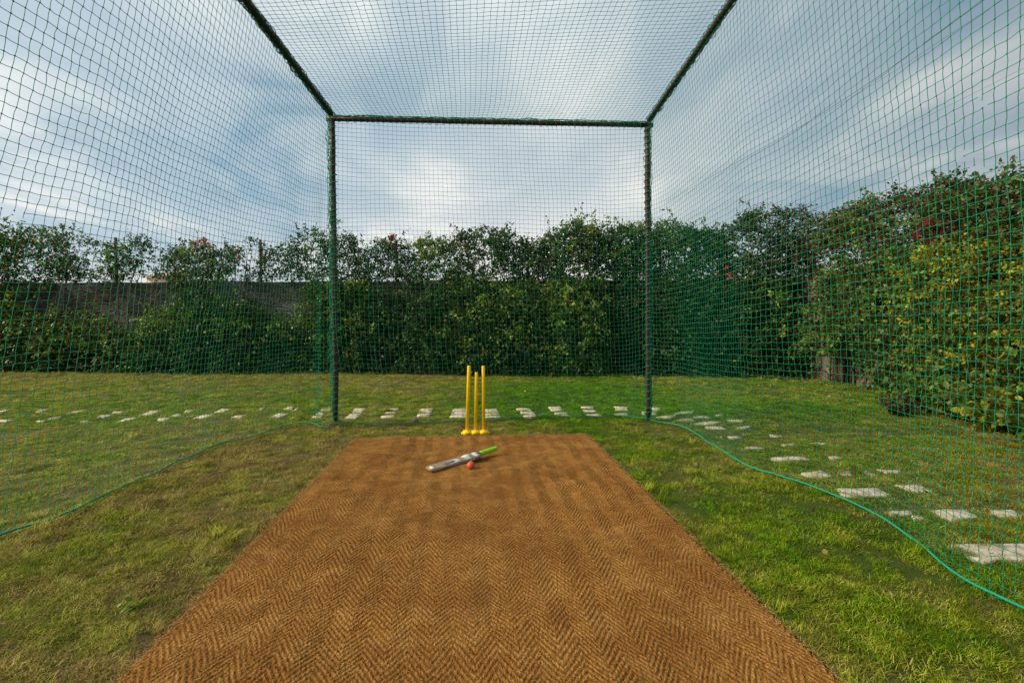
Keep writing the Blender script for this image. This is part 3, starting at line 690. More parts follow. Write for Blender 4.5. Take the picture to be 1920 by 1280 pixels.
sticker('face_sticker', O([(.16, .010), (.20, .034), (.30, .044), (.345, .040), (.33, .010), (.31, -.020), (.25, -.018), (.20, -.006)]), white)
sticker('face_sticker', O([(.145, .012), (.185, .026), (.245, .026), (.285, .006), (.255, -.010), (.20, -.003)]), gry, .0044)
sticker('face_sticker', O([(.140, .014), (.165, .026), (.20, .030), (.190, .018), (.165, .012)]), blu, .0052)
sticker('face_sticker', O([(.375, .044), (.385, .010), (.365, -.022), (.40, -.042), (.455, -.044), (.465, -.010), (.445, .044)]), white)
sticker('face_sticker', O([(.385, .040), (.390, .006), (.372, -.020), (.378, -.022), (.398, .006), (.440, .012), (.440, .017), (.398, .014), (.392, .040)]), blk, .0044)
sticker('shoulder_sticker', O([(Lb-.072, .045), (Lb-.070, -.030), (Lb-.03, -.043), (Lb-.010, -.030), (Lb-.006, .020), (Lb-.022, .043)]), simple('grey_white_vinyl', (.5, .5, .55), .35))
# marks along the near edge of the blade
def edge_mark(l0, l1, u0, u1, mat, name):
    hw = .0524*near; P = [bp_(l0, hw, u0), bp_(l1, hw, u0), bp_(l1, hw, u1), bp_(l0, hw, u1)]
    return P
m = MB()
for q in range(6):
    l0 = .105+q*.014
    for (a, b, u0, u1) in ((0, .003, -.008, -.021), (.003, .009, -.008, -.0115) if q % 2 else (.003, .009, -.0175, -.021), (.007, .010, -.010, -.020) if q % 3 else (.003, .008, -.013, -.0155)):
        P = np.array([bp_(l0+x, (.0521+dq)*near, u) for dq in (0, .0008) for x, u in ((a, u0), (b, u0), (b, u1), (a, u1))])
        m.add(P, np.array([[0, 1, 2, 3], [7, 6, 5, 4], [0, 4, 5, 1], [1, 5, 6, 2], [2, 6, 7, 3], [3, 7, 4, 0]]))
m.build('edge_print', simple('dark_print', (.03, .025, .02), .5), bat)
m = MB()
for a, b in ((.405, .422), (.44, .455)):
    P = np.array([bp_(x, (.0521+dq)*near, u) for dq in (0, .0008) for x, u in ((a, -.008), (b, -.006), (b, -.018), (a, -.020))]); m.add(P, np.array([[0, 1, 2, 3], [7, 6, 5, 4], [0, 4, 5, 1], [1, 5, 6, 2], [2, 6, 7, 3], [3, 7, 4, 0]]))
m.build('edge_sticker', white, bat)

bc = gp(883, 880.5, .024); br = .0335
ball = empty('cricket_ball', (float(bc[0]), float(bc[1]), mz(bc[0], bc[1])), 'red ball resting on the mat just in front of the bat', 'cricket ball')
def sphere(m, c, r, k=28, n=16, sc=(1, 1, 1)):
    V = [[math.sin(math.pi*i/n)*math.cos(2*math.pi*j/k)*r*sc[0], math.sin(math.pi*i/n)*math.sin(2*math.pi*j/k)*r*sc[1], math.cos(math.pi*i/n)*r*sc[2]] for i in range(n+1) for j in range(k)]
    i = np.arange(n)[:, None]*k; j = np.arange(k)[None]; j2 = (j+1) % k
    m.add(np.array(V)+np.array(c), np.stack([i+k+j, i+k+j2, i+j2, i+j], -1).reshape(-1, 4))
bcz = mz(bc[0], bc[1])+br*.93
m = MB(); sphere(m, (bc[0], bc[1], bcz), br); m.build('leather', simple('red_leather', (.58, .095, .035), .5, .4, .22, 60, .15), ball, True)
m = MB(); tdir = np.array([.5, .35, .8]); tdir /= np.linalg.norm(tdir); e1 = np.cross(tdir, [0, 0, 1.]); e1 /= np.linalg.norm(e1); e2 = np.cross(tdir, e1)
for off in (-.004, 0, .004):
    a = np.linspace(0, 2*np.pi, 60); rr_ = math.sqrt(br**2-off**2)+.0002
    m.tube(np.array([bc[0], bc[1], bcz])+tdir*off+rr_*(np.cos(a)[:, None]*e1+np.sin(a)[:, None]*e2), .0006, 5)
m.build('seam', simple('seam_thread', (.40, .12, .07), .7), ball, True)

p = gp(778, 791)
m = MB(); sphere(m, (0, 0, .02), .036, 14, 9, (1.15, .8, .85)); V = m.V[0]; V += (fbm(V[:, 0]*40, V[:, 1]*40, V[:, 2]*40, 1, 2)-.5)[:, None]*.02
st_ = m.build('stone', simple('grey_stone', (.20, .18, .15), .9, .2, .3, 60, .4), None, True); st_.location = (p[0], p[1], 0)
tag(st_, 'small rough grey stone holding down the back net edge left of the stumps', 'stone')

# ------------------------------------------------------------------ garden walls and what stands on them
def wall_obj(W, s0, s1, d, z1, mat, name, label, cat):
    ns, nz = int((s1-s0)/.1)+1, int(z1/.1)+1
    S_, Z_ = np.meshgrid(np.linspace(s0, s1, ns), np.linspace(-.2, z1, nz))
    D_ = .05*(fbm(S_, Z_*1.4, 2.2, 2.8, 3)-.5)*2
    Z2 = Z_+.03*(fbm(S_, 0*S_, 4.4, .8, 3)-.5)*2*(Z_ > z1-.05)
    front = W.pt(S_, D_, Z2).reshape(-1, 3); top = W.pt(S_[-1], D_[-1]*0-d, Z2[-1]); bot = W.pt(S_[0], D_[0]*0-d, Z2[0]*0-.2)
    i = (np.arange(nz-1)[:, None]*ns+np.arange(ns-1)[None]).ravel(); k0 = len(front); a = np.arange(ns-1); l0 = (nz-1)*ns
    o = mesh_np(name, np.concatenate([front, top, bot]), [np.stack([i, i+1, i+ns+1, i+ns], -1), np.stack([l0+a, l0+a+1, k0+a+1, k0+a], -1), np.stack([k0+a, k0+a+1, k0+ns+a+1, k0+ns+a], -1)], mat)
    return tag(o, label, cat)
wall_obj(WB, 0, WB.len+.25, .35, WH, m_wallb, 'garden_wall', 'dark rough stone wall behind the lawn, posts and vines along its top', 'wall')
wall_obj(WR, 0, 14, .35, WH, m_wallr, 'garden_wall', 'beige garden wall on the right, mostly hidden under hanging creepers', 'wall')

sfo = WB.hit(215, 500, -.17)[0]
fence = empty('wire_fence', tuple(WB.pt(sfo, -.17, WH)), 'thin iron posts with barbed wire strands along the back wall top', 'fence')
pp = [(-60, 440), (215, 445), (487, 449), (742, 452), (990, 455), (1238, 452), (1478, 448)]
ss = []
for x, y in pp:
    a, z = WB.hit(x, y, -.17); ss.append((a, z)); m = MB(); c = WB.pt(a, -.17, (z+WH)/2-.05); rz = math.atan2(WB.u[1], WB.u[0])
    m.box(c, (.045, .006, z-WH+.1), rz); m.box(c+WB.u*.0225-WB.n*.025, (.006, .045, z-WH+.1), rz); m.build('post', m_iron, fence)
for zr in (.28, .55, .82, 1.02):
    m = MB(); pts = []
    for (a0, z0), (a1, z1) in zip(ss[:-1], ss[1:]):
        for t in np.linspace(0, 1, 8)[:-1]: pts.append(WB.pt(a0+(a1-a0)*t, -.15, WH+zr-.03*math.sin(math.pi*t)))
    pts = np.array(pts); m.tube(pts, .0035, 4)
    for q in range(1, len(pts)*3):
        i = q/3; f = pts[int(i)]*(1-i % 1)+pts[min(int(i)+1, len(pts)-1)]*(i % 1)
        m.tube([f-[.0, 0, .018], f+[.006, .004, .018]], .002, 3)
    m.build('wire', m_iron, fence)

# ------------------------------------------------------------------ foliage
def unit(v): return v/(np.linalg.norm(v, axis=-1, keepdims=True)+1e-9)
def leaves(Pn, Dn, size, r, flat=0.0):
    """Pn positions, Dn twig directions -> folded leaf blades, 6 verts 2 quads each"""
    n = len(Pn); rd = unit(r.normal(0, 1, (n, 3)))
    ld = unit(Dn*.35+rd*.9+np.array([0, 0, -.25])); nu = unit(r.normal(0, .8, (n, 3))+np.array([0, 0, .7])+flat)
    sdv = unit(np.cross(ld, nu)); nu = np.cross(sdv, ld); S = (size*r.uniform(.6, 1.25, n))[:, None]; W_ = S*.34
    b = Pn+ld*S*.15; tip = b+ld*S-nu*S*.12
    l1, l2 = b+ld*S*.30+sdv*W_+nu*S*.08, b+ld*S*.68+sdv*W_*.8+nu*S*.05
    r1, r2 = b+ld*S*.30-sdv*W_+nu*S*.08, b+ld*S*.68-sdv*W_*.8+nu*S*.05
    V = np.stack([b, l1, l2, tip, r2, r1], 1).reshape(-1, 3); i = np.arange(n)[:, None]*6
    return V, np.concatenate([i+np.array([[0, 3, 2, 1]]), i+np.array([[0, 5, 4, 3]])])
def tubes_many(P, r0, r1, k=3):
    n, m_ = P.shape[:2]; T = np.gradient(P, axis=1); T = unit(T); A = unit(np.cross(T, np.array([.31, .22, .92]))); B = np.cross(T, A)
    a = np.arange(k)/k*2*np.pi; rr2 = np.linspace(r0, r1, m_)[None, :, None, None]
    V = P[:, :, None]+rr2*(np.cos(a)[:, None]*A[:, :, None]+np.sin(a)[:, None]*B[:, :, None])
    base = np.arange(n)[:, None, None]*(m_*k)+np.arange(m_-1)[None, :, None]*k; j = np.arange(k)[None, None]; j2 = (j+1) % k
    return V.reshape(-1, 3), np.stack([base+j, base+j2, base+k+j2, base+k+j], -1).reshape(-1, 4)
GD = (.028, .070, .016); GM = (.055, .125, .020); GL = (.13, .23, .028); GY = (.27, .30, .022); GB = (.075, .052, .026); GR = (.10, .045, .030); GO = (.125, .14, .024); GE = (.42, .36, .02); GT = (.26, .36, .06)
def shrub(name, label, cat, W, top, bot, d, dens, leaf, pal, toppal=None, gap=.0, gapsc=1.6, flow=None, group=None, shoots=0, nst=4, spray=(.18, .45), seed=1, root=None, vine=False, stemr=.02, lit=0, bulge=0):
    r = np.random.default_rng(seed)
    T_ = np.array([W.hit(x, y, d[0]*.5+d[1]*.5) for x, y in top]); B_ = np.array([W.hit(x, y, d[0]*.5+d[1]*.5) for x, y in bot])
    T_ = T_[np.argsort(T_[:, 0])]; B_ = B_[np.argsort(B_[:, 0])]
    s0, s1 = T_[0, 0], T_[-1, 0]; area = (s1-s0)*np.mean(np.interp(np.linspace(s0, s1, 30), *T_.T)-np.interp(np.linspace(s0, s1, 30), *B_.T))
    dens *= 1.0 if vine else .72; leaf *= 1.0 if vine else 1.12; gap += .01 if vine else .035
    n = int(dens*area); a = r.uniform(s0, s1, n); zt = np.interp(a, *T_.T); zb = np.maximum(np.interp(a, *B_.T), .02); f = r.random(n)
    z = zb+(zt-zb)*f; edge = np.clip(np.minimum(a-s0, s1-a)/(.12*(s1-s0)+.05), 0, 1)
    dd = d[0]+(d[1]-d[0])*r.random(n)**.8*(1-.55*f**3)*(1-bulge*(1-np.sin(np.pi*np.clip(f, .02, .98))**.5))*(.45+.55*edge)
    nz_ = fbm(a, z, dd, gapsc, 3); keep = (nz_ > gap*(.85+.3*r.random(n))) & (r.random(n) < .35+.65*edge)
    a, z, dd, zt, f = a[keep], z[keep], dd[keep], zt[keep], f[keep]; n = len(a)
    ln = r.uniform(*spray, n)*np.clip(.5+(zt-z)/.5, .55, 1.0)
    D = unit(W.u*r.normal(0, .7, n)[:, None]+W.n*(r.normal(.15, .55, n))[:, None]+np.array([0, 0, 1.])*(r.normal(.45, .6, n))[:, None])
    G = np.full(n, -.25)
    if shoots:
        shoots = int(shoots*1.6); a2 = r.uniform(s0+.1, s1-.1, shoots); z2 = np.interp(a2, *T_.T)-.15; a = np.concatenate([a, a2]); z = np.concatenate([z, z2]); dd = np.concatenate([dd, r.uniform(d[0], (d[0]+d[1])/2, shoots)])
        ln = np.concatenate([ln, r.uniform(.25, 1.0, shoots)*r.uniform(.5, 1, shoots)]); D = np.concatenate([D, unit(W.u*r.normal(0, .55, shoots)[:, None]+W.n*r.normal(0, .2, shoots)[:, None]+np.array([0, 0, 1.])*r.uniform(.5, 1.1, shoots)[:, None])])
        G = np.concatenate([G, np.full(shoots, -.35)]); f = np.concatenate([f, np.ones(shoots)])
    P0 = W.pt(a, dd, z); m_ = 6; t = np.linspace(0, 1, m_)
    wob = r.normal(0, .03, (len(a), m_, 3))*t[None, :, None]
    path = P0[:, None]+D[:, None]*(t[None, :, None]*ln[:, None, None])+np.array([0, 0, 1.])*(G*ln**1.0)[:, None, None]*(t**2)[None, :, None]+wob
    path[..., 2] = np.maximum(path[..., 2], .02)
    k = np.maximum(3, (ln/(leaf*np.where((np.arange(len(ln)) >= n) & (shoots > 0), .62, .42))).astype(int)); sid = np.repeat(np.arange(len(a)), k)
    tl = np.concatenate([np.linspace(.12, 1, q) for q in k]); ix = np.minimum((tl*(m_-1)).astype(int), m_-2); fr = (tl*(m_-1)-ix)[:, None]
    Pl = path[sid, ix]*(1-fr)+path[sid, ix+1]*fr; Dl = unit(path[sid, ix+1]-path[sid, ix])
    Pl = Pl+r.normal(0, leaf*.22, Pl.shape)
    V, F = leaves(Pl, Dl, leaf, r)
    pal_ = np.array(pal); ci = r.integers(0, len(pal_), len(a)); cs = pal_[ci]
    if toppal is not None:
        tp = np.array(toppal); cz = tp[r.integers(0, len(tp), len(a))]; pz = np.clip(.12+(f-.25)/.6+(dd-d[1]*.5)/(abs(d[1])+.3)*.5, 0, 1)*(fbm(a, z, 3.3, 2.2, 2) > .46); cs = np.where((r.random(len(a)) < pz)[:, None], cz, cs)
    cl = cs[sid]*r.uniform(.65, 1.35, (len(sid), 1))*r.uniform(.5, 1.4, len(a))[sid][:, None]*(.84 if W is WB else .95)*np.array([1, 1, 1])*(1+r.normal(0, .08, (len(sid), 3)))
    o = empty(name, tuple(W.pt((s0+s1)/2 if root is None else W.hit(root, 700, d[0])[0], d[0]+.05, 0.)), label, cat, group)
    mesh_np('foliage', V, F, m_leaf, o, colors=np.repeat(np.clip(cl, .004, .8), 6, 0))
    # woody stems
    m = MB(); sc_ = (s0+s1)/2 if root is None else W.hit(root, 700, d[0])[0]
    for q in range(nst):
        a1 = r.uniform(s0+.1, s1-.1); z1 = np.interp(a1, *T_.T)-.15; a0 = (sc_+r.normal(0, .12)) if root is not None else a1+r.normal(0, .25); nn = 12
        tt_ = np.linspace(0, 1, nn); pa = a0+(a1-a0)*tt_**1.4+np.cumsum(r.normal(0, .03, nn)); pz = z1*tt_**.8; pd = np.interp(tt_, [0, 1], [max(.06, d[0]+.08), (d[0]+d[1])/2]) if not vine else np.where(pz < WH+.05, np.maximum(.10, d[0]+.05), d[0]+.08)+0*tt_
        P = smoothline(W.pt(pa, pd, pz), 2); m.tube(P, np.linspace(stemr, stemr*.25, nn)*r.uniform(.7, 1.2), 6)
    Vt, Ft = tubes_many(path, .0035, .0012); m.add(Vt, Ft); m.build('stems', m_bark, o)
    if flow:
        nf, cf, fx = flow; m = MB(); mask = r.permutation(len(a))
        if fx is not None:
            aF = W.hit(fx[0], fx[1], d[1])[0]; zF = W.hit(fx[0], fx[1], d[1])[1]; dist = np.hypot(path[:, 3]@W.u-(W.A@W.u+aF), path[:, 3, 2]-zF); mask = np.argsort(dist+r.random(len(a))*.12)
        for q in range(nf):
            Pf = path[mask[q], -1][None]+r.normal(0, .016, (10, 3))+W.n*.03
            V, F = leaves(Pf, unit(r.normal(0, 1, Pf.shape)), .062, r); c = np.array(cf)*r.uniform(.7, 1.3, (len(Pf), 1))
            mesh_np('flower', V, F, m_petal, o, colors=np.repeat(c, 6, 0))
    return o
GV = 'flowering creepers over the garden walls'; GS = 'bushes planted along the wall foot'
MAG = (.45, .02, .10); RED = (.55, .02, .02)
# creepers rising above the back wall
cr_ = dict(W=WB, vine=True, group=GV)
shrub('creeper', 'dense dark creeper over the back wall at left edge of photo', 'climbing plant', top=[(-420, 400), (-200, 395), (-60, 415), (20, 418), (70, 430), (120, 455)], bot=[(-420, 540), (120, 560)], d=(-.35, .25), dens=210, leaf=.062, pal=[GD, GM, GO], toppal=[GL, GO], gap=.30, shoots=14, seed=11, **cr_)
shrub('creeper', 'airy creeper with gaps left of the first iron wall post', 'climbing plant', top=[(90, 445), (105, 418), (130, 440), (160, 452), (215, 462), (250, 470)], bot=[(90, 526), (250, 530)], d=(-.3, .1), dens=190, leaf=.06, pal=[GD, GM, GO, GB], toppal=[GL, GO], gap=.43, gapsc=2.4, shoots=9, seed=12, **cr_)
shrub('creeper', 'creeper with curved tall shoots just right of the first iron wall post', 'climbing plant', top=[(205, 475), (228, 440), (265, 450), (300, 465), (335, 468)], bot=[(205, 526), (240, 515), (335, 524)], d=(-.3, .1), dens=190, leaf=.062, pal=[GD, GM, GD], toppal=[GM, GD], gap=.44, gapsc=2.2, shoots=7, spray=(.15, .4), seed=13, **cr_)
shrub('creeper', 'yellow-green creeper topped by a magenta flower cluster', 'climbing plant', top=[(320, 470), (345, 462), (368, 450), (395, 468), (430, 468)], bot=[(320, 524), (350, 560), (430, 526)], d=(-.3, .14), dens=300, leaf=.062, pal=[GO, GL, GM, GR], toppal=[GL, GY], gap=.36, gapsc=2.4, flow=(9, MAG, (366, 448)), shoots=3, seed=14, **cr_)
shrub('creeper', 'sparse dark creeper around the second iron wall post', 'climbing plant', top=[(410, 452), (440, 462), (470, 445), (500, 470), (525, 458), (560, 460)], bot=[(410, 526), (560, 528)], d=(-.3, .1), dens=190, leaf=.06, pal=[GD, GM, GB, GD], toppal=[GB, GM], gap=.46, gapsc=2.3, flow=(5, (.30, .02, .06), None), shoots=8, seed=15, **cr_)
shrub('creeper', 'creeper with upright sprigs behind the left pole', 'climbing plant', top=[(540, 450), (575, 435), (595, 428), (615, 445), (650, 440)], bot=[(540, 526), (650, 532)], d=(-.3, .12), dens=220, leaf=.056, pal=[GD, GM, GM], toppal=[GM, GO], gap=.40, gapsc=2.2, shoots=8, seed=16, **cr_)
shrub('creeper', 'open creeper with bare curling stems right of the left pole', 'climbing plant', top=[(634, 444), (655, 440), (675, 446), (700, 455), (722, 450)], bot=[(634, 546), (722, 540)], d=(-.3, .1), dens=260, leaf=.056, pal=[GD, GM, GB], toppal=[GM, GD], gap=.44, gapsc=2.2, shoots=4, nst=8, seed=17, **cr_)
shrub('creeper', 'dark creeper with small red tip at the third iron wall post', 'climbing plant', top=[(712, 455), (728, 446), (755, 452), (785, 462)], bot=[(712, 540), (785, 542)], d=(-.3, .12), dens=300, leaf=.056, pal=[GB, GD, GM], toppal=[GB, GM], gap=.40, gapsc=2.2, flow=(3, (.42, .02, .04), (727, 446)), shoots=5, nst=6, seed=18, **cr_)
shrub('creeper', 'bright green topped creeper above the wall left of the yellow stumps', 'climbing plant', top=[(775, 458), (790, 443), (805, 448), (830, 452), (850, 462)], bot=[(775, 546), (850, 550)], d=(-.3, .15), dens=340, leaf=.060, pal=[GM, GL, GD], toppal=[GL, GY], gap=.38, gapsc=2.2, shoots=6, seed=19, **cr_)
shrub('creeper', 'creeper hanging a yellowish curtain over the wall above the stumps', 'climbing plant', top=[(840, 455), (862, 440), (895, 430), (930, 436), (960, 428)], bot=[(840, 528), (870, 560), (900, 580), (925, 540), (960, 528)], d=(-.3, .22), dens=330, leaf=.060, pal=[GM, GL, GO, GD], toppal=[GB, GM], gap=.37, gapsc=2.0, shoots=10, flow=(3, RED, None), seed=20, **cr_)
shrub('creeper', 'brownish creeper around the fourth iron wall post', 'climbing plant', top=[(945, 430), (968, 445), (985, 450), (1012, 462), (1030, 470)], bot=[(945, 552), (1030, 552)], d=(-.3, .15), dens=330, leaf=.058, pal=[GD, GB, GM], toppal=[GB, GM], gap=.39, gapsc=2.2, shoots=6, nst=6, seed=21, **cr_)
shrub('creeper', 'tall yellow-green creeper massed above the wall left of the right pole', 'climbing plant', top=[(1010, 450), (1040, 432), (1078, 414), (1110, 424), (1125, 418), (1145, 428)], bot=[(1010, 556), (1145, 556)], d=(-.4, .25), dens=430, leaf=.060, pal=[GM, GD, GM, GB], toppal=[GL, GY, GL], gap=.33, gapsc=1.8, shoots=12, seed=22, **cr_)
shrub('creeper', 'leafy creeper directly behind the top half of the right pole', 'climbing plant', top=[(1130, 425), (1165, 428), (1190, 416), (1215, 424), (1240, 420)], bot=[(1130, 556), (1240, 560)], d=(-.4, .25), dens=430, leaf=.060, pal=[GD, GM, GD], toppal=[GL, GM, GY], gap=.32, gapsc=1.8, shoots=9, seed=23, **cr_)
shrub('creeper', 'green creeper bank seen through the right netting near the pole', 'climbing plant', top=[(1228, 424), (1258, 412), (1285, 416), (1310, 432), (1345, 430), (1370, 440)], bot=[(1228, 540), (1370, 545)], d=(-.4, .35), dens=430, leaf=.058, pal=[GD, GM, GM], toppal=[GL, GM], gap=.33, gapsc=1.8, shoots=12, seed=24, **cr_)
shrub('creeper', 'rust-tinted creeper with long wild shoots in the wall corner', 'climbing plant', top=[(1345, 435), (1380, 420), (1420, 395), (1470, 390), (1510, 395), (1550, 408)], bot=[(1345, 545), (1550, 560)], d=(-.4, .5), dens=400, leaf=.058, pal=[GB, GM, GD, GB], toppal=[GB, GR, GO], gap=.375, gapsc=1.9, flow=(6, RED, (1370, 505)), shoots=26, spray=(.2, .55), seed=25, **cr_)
# bushes in front of the back wall
bs = dict(W=WB, group=GS)
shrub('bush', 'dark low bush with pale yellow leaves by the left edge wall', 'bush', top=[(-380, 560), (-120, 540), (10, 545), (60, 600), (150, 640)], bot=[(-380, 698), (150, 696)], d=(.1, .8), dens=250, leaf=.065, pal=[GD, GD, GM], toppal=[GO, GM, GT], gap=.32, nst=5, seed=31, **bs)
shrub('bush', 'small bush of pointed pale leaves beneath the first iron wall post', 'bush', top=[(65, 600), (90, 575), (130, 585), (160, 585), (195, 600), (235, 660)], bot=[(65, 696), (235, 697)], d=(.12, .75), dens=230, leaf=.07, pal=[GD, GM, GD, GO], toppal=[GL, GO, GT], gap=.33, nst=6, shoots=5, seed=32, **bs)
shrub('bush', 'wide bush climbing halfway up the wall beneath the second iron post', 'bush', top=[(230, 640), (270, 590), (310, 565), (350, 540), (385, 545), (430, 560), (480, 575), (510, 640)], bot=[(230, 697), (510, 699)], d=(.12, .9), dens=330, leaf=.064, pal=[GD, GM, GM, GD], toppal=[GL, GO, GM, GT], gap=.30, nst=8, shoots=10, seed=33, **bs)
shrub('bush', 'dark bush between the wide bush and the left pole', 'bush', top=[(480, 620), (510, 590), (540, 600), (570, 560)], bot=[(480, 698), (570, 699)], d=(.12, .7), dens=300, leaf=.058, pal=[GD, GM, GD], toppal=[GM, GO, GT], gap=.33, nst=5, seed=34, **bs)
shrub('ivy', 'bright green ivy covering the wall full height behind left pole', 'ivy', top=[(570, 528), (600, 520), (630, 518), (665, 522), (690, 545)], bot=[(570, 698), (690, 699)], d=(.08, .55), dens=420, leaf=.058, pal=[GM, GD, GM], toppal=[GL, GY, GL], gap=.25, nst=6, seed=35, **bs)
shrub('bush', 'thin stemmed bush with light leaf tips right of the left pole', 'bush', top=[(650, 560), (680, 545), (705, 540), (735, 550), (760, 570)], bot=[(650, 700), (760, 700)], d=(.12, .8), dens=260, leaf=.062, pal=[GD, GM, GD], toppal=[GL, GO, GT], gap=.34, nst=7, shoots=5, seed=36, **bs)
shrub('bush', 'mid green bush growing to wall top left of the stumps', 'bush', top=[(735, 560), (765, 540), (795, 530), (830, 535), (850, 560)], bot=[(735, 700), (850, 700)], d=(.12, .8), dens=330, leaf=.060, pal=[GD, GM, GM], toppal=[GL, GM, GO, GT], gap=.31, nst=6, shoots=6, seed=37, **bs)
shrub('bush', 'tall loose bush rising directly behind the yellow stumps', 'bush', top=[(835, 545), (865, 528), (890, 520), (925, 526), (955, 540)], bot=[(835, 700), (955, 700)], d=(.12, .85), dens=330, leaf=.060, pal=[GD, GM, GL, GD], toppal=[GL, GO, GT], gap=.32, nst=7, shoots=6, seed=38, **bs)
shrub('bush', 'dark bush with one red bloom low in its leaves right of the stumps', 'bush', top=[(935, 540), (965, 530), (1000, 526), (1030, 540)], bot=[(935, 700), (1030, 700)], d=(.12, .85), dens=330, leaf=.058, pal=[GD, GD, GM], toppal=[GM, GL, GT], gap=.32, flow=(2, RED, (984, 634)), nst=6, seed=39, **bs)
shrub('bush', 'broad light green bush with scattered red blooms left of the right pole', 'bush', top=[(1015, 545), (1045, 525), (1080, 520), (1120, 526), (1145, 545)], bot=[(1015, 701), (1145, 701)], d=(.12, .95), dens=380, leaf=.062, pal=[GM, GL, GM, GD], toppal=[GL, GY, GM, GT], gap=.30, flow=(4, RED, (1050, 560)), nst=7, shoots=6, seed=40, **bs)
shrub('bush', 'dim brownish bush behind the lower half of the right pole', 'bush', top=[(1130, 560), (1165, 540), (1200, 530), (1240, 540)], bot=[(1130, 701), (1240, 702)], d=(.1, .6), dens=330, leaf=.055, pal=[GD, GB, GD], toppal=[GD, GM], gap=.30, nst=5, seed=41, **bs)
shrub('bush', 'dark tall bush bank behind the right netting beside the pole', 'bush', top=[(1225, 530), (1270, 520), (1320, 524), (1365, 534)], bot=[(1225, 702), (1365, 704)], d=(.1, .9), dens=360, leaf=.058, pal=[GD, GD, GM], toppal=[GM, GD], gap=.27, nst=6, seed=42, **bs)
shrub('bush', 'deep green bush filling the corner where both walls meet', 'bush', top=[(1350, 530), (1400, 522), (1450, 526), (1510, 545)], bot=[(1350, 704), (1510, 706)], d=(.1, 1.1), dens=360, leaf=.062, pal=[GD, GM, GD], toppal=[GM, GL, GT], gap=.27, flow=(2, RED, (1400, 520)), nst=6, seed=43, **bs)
# right-hand wall
rw = dict(W=WR)
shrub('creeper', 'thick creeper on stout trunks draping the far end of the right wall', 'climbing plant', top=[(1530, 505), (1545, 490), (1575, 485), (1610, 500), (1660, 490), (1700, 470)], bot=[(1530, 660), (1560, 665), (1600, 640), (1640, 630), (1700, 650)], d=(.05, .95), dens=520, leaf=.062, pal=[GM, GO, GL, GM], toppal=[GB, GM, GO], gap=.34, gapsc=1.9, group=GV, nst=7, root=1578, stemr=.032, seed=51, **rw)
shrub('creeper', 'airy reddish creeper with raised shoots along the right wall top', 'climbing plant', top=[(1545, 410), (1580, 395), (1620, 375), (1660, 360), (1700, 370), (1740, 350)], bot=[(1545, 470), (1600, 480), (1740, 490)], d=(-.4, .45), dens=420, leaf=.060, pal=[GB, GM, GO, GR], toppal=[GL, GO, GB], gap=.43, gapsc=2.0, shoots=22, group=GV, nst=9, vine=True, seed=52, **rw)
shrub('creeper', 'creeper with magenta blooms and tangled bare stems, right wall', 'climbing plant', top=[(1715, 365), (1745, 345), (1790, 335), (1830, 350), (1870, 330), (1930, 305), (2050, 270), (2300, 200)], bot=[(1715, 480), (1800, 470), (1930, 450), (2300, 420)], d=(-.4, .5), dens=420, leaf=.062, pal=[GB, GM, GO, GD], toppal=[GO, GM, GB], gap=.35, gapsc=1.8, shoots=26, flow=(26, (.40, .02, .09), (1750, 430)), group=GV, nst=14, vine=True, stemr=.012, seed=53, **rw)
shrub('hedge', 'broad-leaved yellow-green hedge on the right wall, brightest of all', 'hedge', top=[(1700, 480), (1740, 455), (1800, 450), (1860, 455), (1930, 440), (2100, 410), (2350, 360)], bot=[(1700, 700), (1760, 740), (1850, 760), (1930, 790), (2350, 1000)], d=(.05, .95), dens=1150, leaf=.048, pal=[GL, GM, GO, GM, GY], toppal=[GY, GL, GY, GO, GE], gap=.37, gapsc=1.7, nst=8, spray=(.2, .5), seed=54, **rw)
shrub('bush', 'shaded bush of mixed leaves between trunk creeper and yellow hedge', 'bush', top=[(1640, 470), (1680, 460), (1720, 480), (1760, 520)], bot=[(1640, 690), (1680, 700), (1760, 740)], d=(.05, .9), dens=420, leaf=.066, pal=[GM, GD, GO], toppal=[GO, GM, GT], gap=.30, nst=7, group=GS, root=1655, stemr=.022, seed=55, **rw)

m = MB(); Vt, Ft = tubes_many(FIB, .0008, .0004); m.add(Vt, Ft); tag(m.build('loose_fibres', simple('coir_fibre', (.42, .25, .10), .9, .1, .4, 90), mo), kind='stuff')
